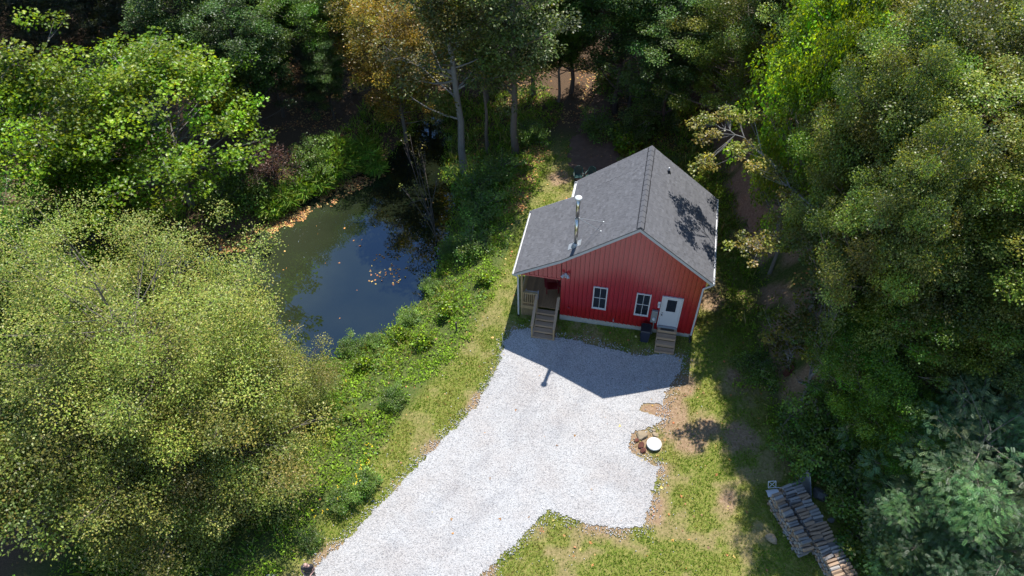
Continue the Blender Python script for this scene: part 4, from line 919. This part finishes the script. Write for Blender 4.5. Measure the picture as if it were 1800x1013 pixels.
for px, py, s, lb in ((520, 45, .66, 'dark glossy broadleaf tree at the top edge above the pond'), (420, 105, .72, 'dark green tree right of the tall bright tree'), (602, 50, .6, 'dark green tree left of the golden tree'), (180, 0, .65, 'dark tree behind the crown of the tall bright tree'), (55, 0, .65, 'dark tree in the top left corner beside the pine'), (570, 130, .42, 'low dark tree between the far bank and the golden tree'), (470, 110, .5, 'low dark tree in the shade behind the dead shrub'), (330, 60, .8, 'dark tree in the gap right of the tall bright tree')):
    plant_px('darktree' if px != 520 and px != 600 else 'broadleaf', 'broadleaf_tree', px, py, lb, s=s)
for px, py, s, lb in ((692, 100, .74, 'golden brown tree leaning over the head of the pond'), (650, 50, .66, 'golden brown tree left of the others at the top edge'), (735, 40, .72, 'golden brown tree behind the tall bare trunk at the top edge')):
    plant_px('autumn', 'autumn_tree', px, py, lb, s=s)
# --- the two tall trunks beyond the pond
def tall_tree(px, py, name, label, seed, H, tr, cl0, cols, lean, R, leafmat='leaf', lpc=170, nc=70, bark='bark_pale'):
    x, y, z = ground_px(px, py); r = np.random.default_rng(seed)
    cl = clump_field(r, nc, R, (H-cl0)/2, (H+cl0)/2, rmin=.25, low=-.95, lump=.6); cl[:, 0] += lean[0]*cl[:, 2]/H; cl[:, 1] += lean[1]*cl[:, 2]/H
    tm, cm = tree_mesh(name, seed, cl, .95, lpc, RHOMB, .18, cols, (H+cl0)/2, tr, leafmat, bark, upb=1.0, flat=.5, limbs=.75, lean=lean, trunk_top=np.array([lean[0], lean[1], H-1]), aspect=1.1)
    o = empty(name, (x, y, z)); link('trunk', tm, o); link('crown', cm, o); tag(o, label, 'tree'); return o
tall_tree(817, 302, 'tall_tree', 'tall tree with a long bare grey trunk at the right end of the pond', 61, 19, .27, 6.5, [(.11, .125, .03), (.17, .14, .034), (.09, .11, .028)], (-.4, 0), 3.4, nc=90)
tall_tree(908, 266, 'tall_tree', 'tall green tree with a straight grey trunk beside the mown strip', 62, 19, .25, 4.5, [(.085, .13, .03), (.11, .155, .034), (.15, .185, .06)], (-.3, 0), 2.8, lpc=210, nc=110, bark='bark')
tall_tree(858, 268, 'tall_tree', 'thinner tree standing between the two tall grey trunks', 63, 16, .13, 5.5, [(.08, .11, .03), (.11, .14, .033)], (-.2, 0), 2.2, nc=40, bark='bark')
# --- dark woods behind the house
for i, (px, py, s, k, lb) in enumerate(((850, 40, .7, 'broadleaf', 'green tree behind the two tall grey trunks'), (940, 10, .75, 'broadleaf', 'green tree behind the straight grey trunk at the top edge'), (1012, 10, .75, 'darktree', 'dark tree at the top edge left of the path gap'), (985, 75, .5, 'broadleaf', 'small tree in the gap right of the straight grey trunk'), (1100, 20, .85, 'darktree', 'dark tree with a thin trunk above the house ridge'), (1165, -20, .9, 'darktree', 'dark tree at the top edge right above the house'), (1185, 90, .7, 'darktree', 'dark tree beside the olive tree, right of the ridge'))):
    plant_px(k, 'broadleaf_tree', px, py, lb, s=s)
for i, (px, py, H, lb) in enumerate(((1105, 190, 13, 'slim dark trunked tree behind the house ridge'), (1192, 180, 12, 'slim dark trunked tree at the foot of the slope right of the ridge'), (1060, 130, 13, 'slim dark trunked tree beside the woodland path'))):
    tall_tree(px, py, 'slim_tree', lb, 70+i, H, .12, H*.55, DARK, (0, 0), 1.9, nc=30, lpc=120, bark='bark_dark')
# --- right hillside
RIGHT = (('oak', 1322, 50, .8, 'olive-leaved oak at the top edge right of the house'), ('oak', 1268, 95, .5, 'small olive oak reaching over the slope nearest the roof ridge'), ('oak_b', 1430, -10, .8, 'olive oak at the top edge behind the bright maple'), ('oak', 1560, 0, .85, 'olive oak at the top edge right of the bright maple'), ('oak', 1680, 60, .9, 'large olive oak near the top right corner'),
         ('oak_b', 1790, 30, .85, 'olive oak in the top right corner'), ('oak', 1770, 190, .88, 'oak cut by the right edge, below the corner oak'), ('oak_b', 1620, 170, .82, 'spreading oak right of the bright maple'), ('oak_b', 1550, 262, .62, 'greyish oak below the bright maple'), ('oak', 1665, 300, .88, 'big oak in the middle of the right hillside'), ('oak', 1795, 350, .88, 'oak cut by the right edge, upper half'),
         ('oak_b', 1605, 410, .88, 'dense green oak left below the big hillside oak'), ('oak_b', 1705, 455, .78, 'dense oak above the dark leaning trunk, right side'), ('oak_b', 1800, 520, .72, 'dense oak cut by the right edge, middle'), ('oak_b', 1585, 400, .6, 'young oak at the edge of the clay bank'), ('oak_b', 1655, 555, .5, 'dim oak just above the dark leaning trunk'), ('broadleaf', 1555, 570, .55, 'small green tree in the shade above the woodpile'), ('broadleaf', 1525, 690, .48, 'low green tree right of the thin pale trunk'), ('broadleaf', 1580, 760, .42, 'dark low tree between the woodpile and the feathery bushes'), ('oak_b', 1765, 620, .52, 'small oak at the right edge above the feathery bushes'))
TALL = ('spreading oak', 'olive oak at the top edge behind', 'greyish oak', 'young oak')
for k, px, py, s, lb in RIGHT: plant_px(k, 'oak_tree' if k.startswith('oak') else 'broadleaf_tree', px, py, lb, s=s, sz=s*(1.95 if lb.startswith(('greyish', 'young')) else 1.4) if lb.startswith(TALL) else None)
plant_px('sycamore', 'maple_tree', 1465, 130, 'bright green maple with large leaves among the olive oaks', s=.58, sz=1.1, rz=1.2)
plant_px('sycamore', 'maple_tree', 1450, 205, 'smaller bright green maple low on the slope beside the limb', s=.40, sz=1.1, rz=3.0)
for px, py, s, lb in ((1700, 815, 1.0, 'large blue-green feathery locust in the lower right'), (1655, 930, .75, 'feathery locust nearest the woodpile at the bottom edge'), (1785, 715, .8, 'feathery blue-green locust at the right edge'), (1795, 950, .9, 'feathery locust in the bottom right corner')):
    plant_px('locust', 'locust_tree', px, py, lb, s=s)
# thin pale trunks and the reaching limbs at the edge of the bank
def reach_tree(base_px, clump_px, name, label, seed, tr, cols, lpc=90, cr=.42, bark='bark_pale', size=.15, limb=None, top=None):
    x, y, z = ground_px(*base_px); r = np.random.default_rng(seed)
    W = lambda q_: np.array(unproj(q_[0], q_[1], z+q_[2]))-np.array([x, y, z])
    cl = np.array([W(q_) for q_ in clump_px])
    if limb: cl = np.vstack([cl]+[cl+r.normal(0, .34, cl.shape)*np.array([1, 1, .45]) for _ in range(2)])
    tt = np.array([cl[:, 0].mean()*.3, cl[:, 1].mean()*.3, cl[:, 2].max()*.95]) if top is None else np.array(top)
    tm, cm = tree_mesh(name, seed, cl, cr, lpc, RHOMB, size, cols, 5, tr, 'leaf', bark, upb=1.1, flat=.5, limbs=0 if limb else 1.0, trunk_top=tt, twigs=3, aspect=1.2)
    if limb:
        m = MB(); n = 7; t = np.linspace(0, 1, n)[:, None]; TP = np.array([0, 0, -.4])*(1-t)+tt*t; TP[1:-1, :2] += r.normal(0, .06, (n-2, 2)); m.tube(TP, list(tr*(1-.7*t[:, 0])), 8)
        Lp = np.array([W(q_) for q_ in limb]); st_ = np.array([np.interp(Lp[0, 2]-1.0, TP[:, 2], TP[:, k]) for k in range(3)])
        Lp = np.vstack([st_, Lp]); f = np.linspace(0, len(Lp)-1, len(Lp)*4); Q = np.stack([np.interp(f, np.arange(len(Lp)), Lp[:, k]) for k in range(3)], -1)+r.normal(0, .03, (len(f), 3))
        m.tube(Q, list(np.linspace(tr*.33, .012, len(Q))), 6)
        for c in cl:
            d_ = np.linalg.norm(Q-c, axis=1); k = max(int(np.argmin(d_))-3, 1); m.tube(limb_curve(Q[k], c, r, 4), [.013, .011, .009, .006], 4, caps=False)
            for _ in range(3): m.tube(limb_curve(c, c+norm(r.normal(size=3))*cr, r, 3), [.010, .008, .005], 4, caps=False)
        tm = m.mesh(name+'_trunk', bark)
    o = empty(name, (x, y, z)); link('trunk', tm, o); link('crown', cm, o); tag(o, label, 'tree'); return o
LIT = [(.16, .155, .024), (.21, .19, .036), (.12, .135, .022)]
r = np.random.default_rng(81)
reach_tree((1480, 590), [(1235, 245, 6.6), (1262, 205, 7.0), (1300, 208, 7.0), (1240, 280, 6.3), (1228, 225, 6.8), (1300, 262, 6.6), (1316, 250, 6.7), (1345, 298, 6.4), (1362, 302, 6.3), (1325, 300, 6.4), (1382, 345, 6.0), (1275, 195, 7.1), (1322, 202, 7.0), (1240, 290, 6.0), (1395, 358, 5.9)], 'oak_tree', 'oak with a long pale limb reaching out over the clay bank', 82, .14, LIT, lpc=75, cr=.34, size=.125, limb=[(1405, 345, 6.0), (1360, 290, 6.3), (1310, 245, 6.6), (1270, 225, 6.8), (1240, 212, 6.8)], top=(.3, .3, 8))
reach_tree((1497, 560), [(1302, 430, 5.2), (1318, 428, 5.2), (1335, 432, 5.2), (1352, 425, 5.2), (1372, 430, 5.2), (1312, 445, 5.1), (1388, 432, 5.2), (1400, 428, 5.2)], 'oak_tree', 'oak with a golden lit branch pointing at the house eave', 83, .12, LIT, lpc=75, cr=.3, size=.125, limb=[(1440, 435, 5.0), (1400, 436, 5.1), (1350, 436, 5.1), (1305, 436, 5.2)], top=(.3, .3, 8))
reach_tree((1410, 712), [(1475+r.normal(0, 32), 390+r.normal(0, 55), r.uniform(6.5, 9.5)) for _ in range(30)]+[(1420+r.normal(0, 22), 520+r.normal(0, 30), 4.5) for _ in range(4)], 'birch_tree', 'slender tree with a thin pale trunk on the clay bank', 84, .085, [(.08, .10, .025), (.06, .085, .02), (.12, .12, .035)], lpc=150, cr=.7)
reach_tree((1385, 655), [(1380+r.normal(0, 30), 585+r.normal(0, 28), r.uniform(1.2, 2.6)) for _ in range(24)], 'sapling', 'yellowish sapling growing beside the rotten stump', 85, .04, LIT, lpc=65, cr=.34)
x, y, z = ground_px(1590, 712); m = MB()
# dark leaning trunk
tall_tree(1590, 712, 'leaning_tree', 'tree with a thick dark trunk leaning right on the hillside', 86, 12, .30, 6.5, [(.06, .075, .02), (.085, .09, .025)], (2.6, 1.0), 3.4, nc=70, bark='bark_dark')

# --- fillers beyond the picture's upper edge and on the far hillside: they shade and mirror in the pond
FAR = [(-44, 14), (-38, 24), (-48, 30), (-30, 30), (-34, 38), (-22, 36), (-18, 28), (-26, 20), (-10, 30), (-8, 38), (4, 33), (10, 28), (12, 36), (-2, 40), (18, 24), (22, 32), (26, 18), (28, 8), (27, 26), (34, 16), (-50, 4), (-40, 2), (-42, -8), (-33, -14)]
side = lambda x: 'left' if x < -20 else ('right' if x > 8 else 'middle')
for i, (x, y) in enumerate(FAR):
    k = ('broadleaf', 'darktree', 'oak', 'oak_b')[i % 4] if x > -20 else ('broadleaf', 'darktree', 'pine')[i % 3]
    plant(k, 'forest_tree', x, y, 'dark background tree of the woods on the far %s' % {'left': 'left behind the bright trees', 'right': 'right hillside', 'middle': 'side behind the house'}[side(x)], s=random.uniform(.9, 1.15), group='background woods, %s' % side(x))

# --- shrubs, reeds and saplings that can be told apart
def sh(kind, name, px, py, s, label, cat='shrub', sz=None, group=None):
    x, y, z = ground_px(px, py, PROTO[kind][1]*s*.8); return plant(kind, name, x, y, label, cat, s=s, sz=sz, group=group, parts=('stem', 'foliage'))
sh('dead_shrub', 'dead_shrub', 480, 300, 1.25, 'reddish brown dead shrub on the far bank of the pond')
for px, py, s, lb in ((435, 330, 1.1, 'green and yellow shrub left of the reddish dead shrub'), (545, 270, 1.0, 'bluish green shrub between dead shrub and reeds'), (555, 300, .9, 'low green shrub right of the dead shrub'), (395, 350, 1.2, 'green shrub at the pond corner beside the huge pale tree'),
                      (835, 330, 1.2, 'broad green shrub on the bank right of the tall trunk'), (830, 385, .6, 'dark green shrub at the right pond edge'), (850, 370, 1.0, 'shrub on the shaded slope above the pond'), (880, 300, 1.0, 'shrub between the second tall trunk and the mown strip'), (930, 235, .9, 'green shrub right of the second tall trunk'), (790, 440, .5, 'dark shrub at the right shore below the bank'), (830, 430, .9, 'bluish shrub on the slope facing the pond'),
                      (655, 600, .4, 'dark shrub on the near bank of the pond'), (615, 610, .5, 'dark shrub where the huge pale tree meets the water'), (720, 560, .45, 'shaded shrub on the near right bank'), (757, 505, .45, 'shaded shrub halfway along the right bank'),
                      (1110, 235, 1.0, 'broad-leaved green plant behind the roof ridge'), (1160, 215, 1.0, 'green shrub at the slope foot right of the ridge'), (1050, 225, .9, 'green shrub right of the woodland path'), (1080, 140, 1.2, 'dim shrub in the woods beside the path'), (1150, 150, 1.2, 'dim shrub in the woods above the ridge'),
                      (1330, 650, .8, 'bright green shrub in the grass below the clay bank'), (1410, 790, 1.0, 'dark shrub behind the far end of the woodpile'), (1470, 800, 1.2, 'dark green shrub between the pale trunk and the woodpile'), (1510, 880, 1.1, 'shrub in the shade right of the woodpile'), (1540, 960, 1.1, 'shrub at the bottom edge right of the woodpile'), (1450, 740, 1.1, 'shrub right of the fallen branches'), (1510, 570, 1.3, 'undergrowth shrub on the bank behind the pale trunk'), (1430, 600, .8, 'small shrub on the clay bank left of the pale trunk'),
                      (640, 850, .55, 'shrub full of yellow flowers at the edge of the mown strip'), (600, 880, .5, 'dark leafy shrub behind the yellow flowers'), (690, 700, .5, 'narrow upright shrub by the mown strip'), (545, 950, .4, 'bright shrub near the person at the gravel edge')):
    sh('shrub', 'shrub', px, py, s, lb)
for px, py, s, lb in ((785, 545, .5, 'sunlit broad-leaved shrub at the top of the pond bank'), (745, 600, .45, 'second sunlit broad-leaved shrub down the bank'), (705, 590, .45, 'small sunlit leafy shrub on the bank'), (640, 640, .45, 'sunlit leafy plant near the water and pale tree'), (850, 490, .4, 'sunlit leafy plant at the shadow edge of the bank'), (1100, 250, .8, 'large-leaved weed just behind the roof ridge')):
    sh('leafy_shrub', 'leafy_shrub', px, py, s, lb)
for i, (px, py, s) in enumerate(((565, 318, 1.2), (590, 300, 1.3), (530, 335, 1.1), (615, 285, 1.3), (640, 270, 1.2), (500, 350, 1.1), (660, 295, 1.0), (480, 370, 1.0), (600, 265, 1.2), (625, 285, 1.0), (575, 290, 1.2))):
    sh('reeds', 'reed_clump', px, py, s, 'clump of green reeds on the pond bank', 'reeds', group='reed clumps around the pond')
x, y, z = ground_px(735, 400, 1.2)
reach_tree((770, 430), [(728+r.normal(0, 22), 340+r.normal(0, 38), r.uniform(1.8, 3.6)) for _ in range(8)]+[(710, 245, 4.5), (720, 235, 4.5)], 'sapling', 'thin sapling leaning out over the water at the right shore', 88, .05, [(.12, .13, .02), (.17, .17, .025), (.06, .08, .02)], lpc=26, cr=.42, bark='bark_dark', size=.14)

# ------------------------------------------------------------------ ground cover (nobody could count it)
def scatter(n, x0, x1, y0, y1, dens, r):
    x = r.uniform(x0, x1, n); y = r.uniform(y0, y1, n); k = r.random(n) < dens(x, y); x, y = x[k], y[k]; return x, y
house_out = lambda x, y: ~((x > -2.2) & (x < 7.2) & (y > -.02) & (y < 5.75)) & ~((x > -1.3) & (x < 0) & (y > -1.5) & (y < 0)) & ~((x > 5.2) & (x < 6.35) & (y > -1.35) & (y < 0))
r = np.random.default_rng(91)
def dl(x, y):
    m_ = masks(x, y); d = m_[:, 0]*(1-.85*m_[:, 1])*(.3+.7*sstep(.30, .50, fbm(x*1.1, y*1.1, 4))); return d*(poly_sd(DRIVE, x, y)+(fbm(x*3, y*3)-.5)*.45 > -.03)*(poly_sd(PATH, x, y) > 0)*house_out(x, y)
x, y = scatter(330000, -12, 13, -21, 17, dl, r); n = len(x)
P = np.stack([x, y, height(x, y)-.01], -1)
g = sstep(.37, .56, fbm(x*.75+9, y*.75, 4))[:, None]
c = palette(r, n, [(.125, .23, .013), (.16, .255, .018), (.10, .19, .013)], .2)*g+palette(r, n, [(.20, .225, .032), (.27, .245, .065), (.16, .20, .024)], .2)*(1-g)
V, F, C = leaves(P, BLADE, r.uniform(.07, .16, n), c, r, 0, axis=np.stack([r.normal(0, .5, n), r.normal(0, .5, n), np.ones(n)], -1), aspect=3.2)
tag(link('lawn_grass', np_mesh('lawn_grass', V, F, C, mat='grass')), 'short mown grass of the yard', 'grass', kind='stuff')
# weeds of the pond bank and rough edges
def dw(x, y):
    db = bx(y)-x; dp = poly_sd(POND, x, y); s_ = x-tx(y)
    left = (db > -.5+(fbm(x*.6, y*.6)-.5)*1.6)*(db < 9)*(dp > .15)
    right = (s_ > -1.6)*(s_ < 1.2)*.5*sstep(.42, .6, fbm(x*.5, y*.5+7))+(s_ > 2.5)*(s_ < 9)*.35
    back = (y > 8)*(x > 1.5)*(s_ < .5)*.8
    farb = (db > 9)*(dp > .1)*(dp < 4)*.7
    return np.clip(left*.95+right+back+farb, 0, 1)*(poly_sd(DRIVE, x, y) > .5)*house_out(x, y)*(poly_sd(PATH, x, y) > .3)
x, y = scatter(19000, -32, 22, -20, 22, dw, r); nc = len(x)
hgt = (.35+.65*sstep(.1, 1.6, poly_sd(POND, x, y)))*np.where(x < 2, .4+.6*sstep(-.5, 2.6, bx(y)-x), 1)*(.16+.55*fbm(x*.5, y*.5)**1.6)*r.uniform(.6, 1.3, nc)*np.where(x > -4, .7, 1.0); zz = height(x, y)
kind = r.choice(4, nc, p=[.42, .28, .2, .1]); kn = fbm(x*.4+3, y*.4, 3); kind = np.where((kn > .56)|((bx(y)-x < 1.6)&(x < 2)&(r.random(nc) < .7)), 0, np.where(kn < .40, 1, kind))
PAL = np.array([(.175, .29, .016), (.105, .195, .02), (.11, .18, .05), (.24, .225, .06)])
k = 17; ci = np.repeat(np.arange(nc), k); n = len(ci)
off = r.normal(0, 1, (n, 3))*np.stack([.17+hgt[ci]*.1]*2+[hgt[ci]*.28], -1)
P = np.stack([x[ci], y[ci], zz[ci]+hgt[ci]*.55], -1)+off
c = np.clip(PAL[kind[ci]]*np.exp(r.normal(0, .2, (nc, 1)))[ci]*np.exp(r.normal(0, .22, (n, 1))), .004, .7)
V, F, C = leaves(P, RHOMB, (.07+.09*r.random(n))*np.where(kind[ci] == 2, 1.3, 1), c, r, .7, aspect=1.1)
tag(link('weeds', np_mesh('weeds', V, F, C, mat='grass')), 'dense green weeds covering the pond bank', 'weeds', kind='stuff')
n = nc*6; ci = r.integers(0, nc, n)
P = np.stack([x[ci]+r.normal(0, .2, n), y[ci]+r.normal(0, .2, n), zz[ci]-.02], -1); c = palette(r, n, [(.13, .23, .025), (.19, .26, .035), (.28, .26, .09)], .2)
V, F, C = leaves(P, BLADE, hgt[ci]*r.uniform(.8, 1.5, n)+.12, c, r, 0, axis=np.stack([r.normal(0, .35, n), r.normal(0, .35, n), np.ones(n)], -1), aspect=.9)
tag(link('tall_grass', np_mesh('tall_grass', V, F, C, mat='grass')), 'tall grass growing among the weeds', 'grass', kind='stuff')
# yellow flowers along the weedy edge
fl = []
for px, py, n_, sp in ((642, 835, 7, 8), (655, 810, 3, 6), (565, 922, 4, 7), (632, 868, 3, 7), (620, 690, 1, 6), (600, 900, 2, 9)):
    for _ in range(n_):
        gx_, gy_, gz_ = ground_px(px+r.normal(0, sp), py+r.normal(0, sp)); fl.append((gx_, gy_, gz_+r.uniform(.75, 1.25)))
fl = np.array(fl); fl = np.repeat(fl, 3, 0)+r.normal(0, .05, (len(fl)*3, 3))
V, F, C = leaves(fl, RHOMB, r.uniform(.05, .08, len(fl)), palette(r, len(fl), [(.72, .48, .02), (.78, .56, .04)], .08), r, 1.5, aspect=1.6)
tag(link('yellow_flowers', np_mesh('yellow_flowers', V, F, C, mat='grass')), 'yellow flower heads scattered through the weeds', 'flowers', kind='stuff')
# fallen leaves: raft on the water, shore, path and forest floor
def dlf(x, y):
    dp = poly_sd(POND, x, y); shore = (np.abs(dp+.45+(fbm(x*.8, y*.8)-.5)*2.0) < .85)*(x < -13.2)*(y > 2)*(y < 13)*sstep(.40, .56, fbm(x*.9+3, y*.9, 3))*sstep(-13.5, -17.5, x)
    raft = (dp < -.3)*(np.hypot((x+11.3)/1.0, (y-4.2)/1.6) < 1.3)*.10*(fbm(x*2, y*2) > .5)+(dp < -.3)*.0012
    floor = ((y > 14)*(y < 26)+(x-tx(y) > 1.5)*(x < 22)*(y > -13))*(dp > .5)*.16*sstep(.4, .6, fbm(x*.7, y*.7))
    edge = (np.abs(bx(y)-x-.3) < .8)*(y > 8)*(y < 15)*.6
    yardl = (x > bx(y)-2)*(x < tx(y))*house_out(x, y)*.006*(dp > .5)
    return np.clip(shore+raft+floor+edge+yardl, 0, 1)
x, y = scatter(420000, -28, 23, -13, 26, dlf, r); n = len(x); z = np.maximum(height(x, y), WATER)+.012
c = palette(r, n, [(.30, .13, .04), (.36, .19, .06), (.22, .11, .05), (.40, .28, .09)], .25)
V, F, C = leaves(np.stack([x, y, z], -1), RHOMB, r.uniform(.09, .19, n), c, r, 4.0, aspect=1.3)
tag(link('fallen_leaves', np_mesh('fallen_leaves', V, F, C, mat='litter')), 'fallen orange and brown leaves on water, shore and woodland floor', 'leaves', kind='stuff')
# loose stones that feather the edge of the gravel
def dg(x, y):
    d = np.abs(poly_sd(DRIVE, x, y)); return np.exp(-(d/.30)**2)*.42+.004
x, y = scatter(160000, -12, 8, -21, 0, dg, r); k = house_out(x, y); x, y = x[k], y[k]; n = len(x)
s = r.uniform(.014, .034, n); tet = np.array([(1, 1, 1), (-1, -1, 1), (-1, 1, -1), (1, -1, -1)])*.8
A = norm(r.normal(size=(n, 3))); B_ = norm(np.cross(A, norm(r.normal(size=(n, 3))))); D_ = np.cross(A, B_)
V = np.stack([x, y, height(x, y)+.035], -1)[:, None]+s[:, None, None]*(tet[None, :, 0:1]*A[:, None]+tet[None, :, 1:2]*B_[:, None]+tet[None, :, 2:3]*D_[:, None])
F = np.array([(0, 1, 2), (0, 3, 1), (0, 2, 3), (1, 3, 2)])[None]+(np.arange(n)*4)[:, None, None]
g = np.clip(r.normal(.40, .06, n), .25, .5)[:, None]*np.array([1, .99, .985])
tag(link('loose_gravel', np_mesh('loose_gravel', V.reshape(-1, 3), F.reshape(-1, 3), np.repeat(g, 4, 0), mat='litter')), 'loose pale stones along the edge of the gravel drive', 'gravel', kind='stuff')
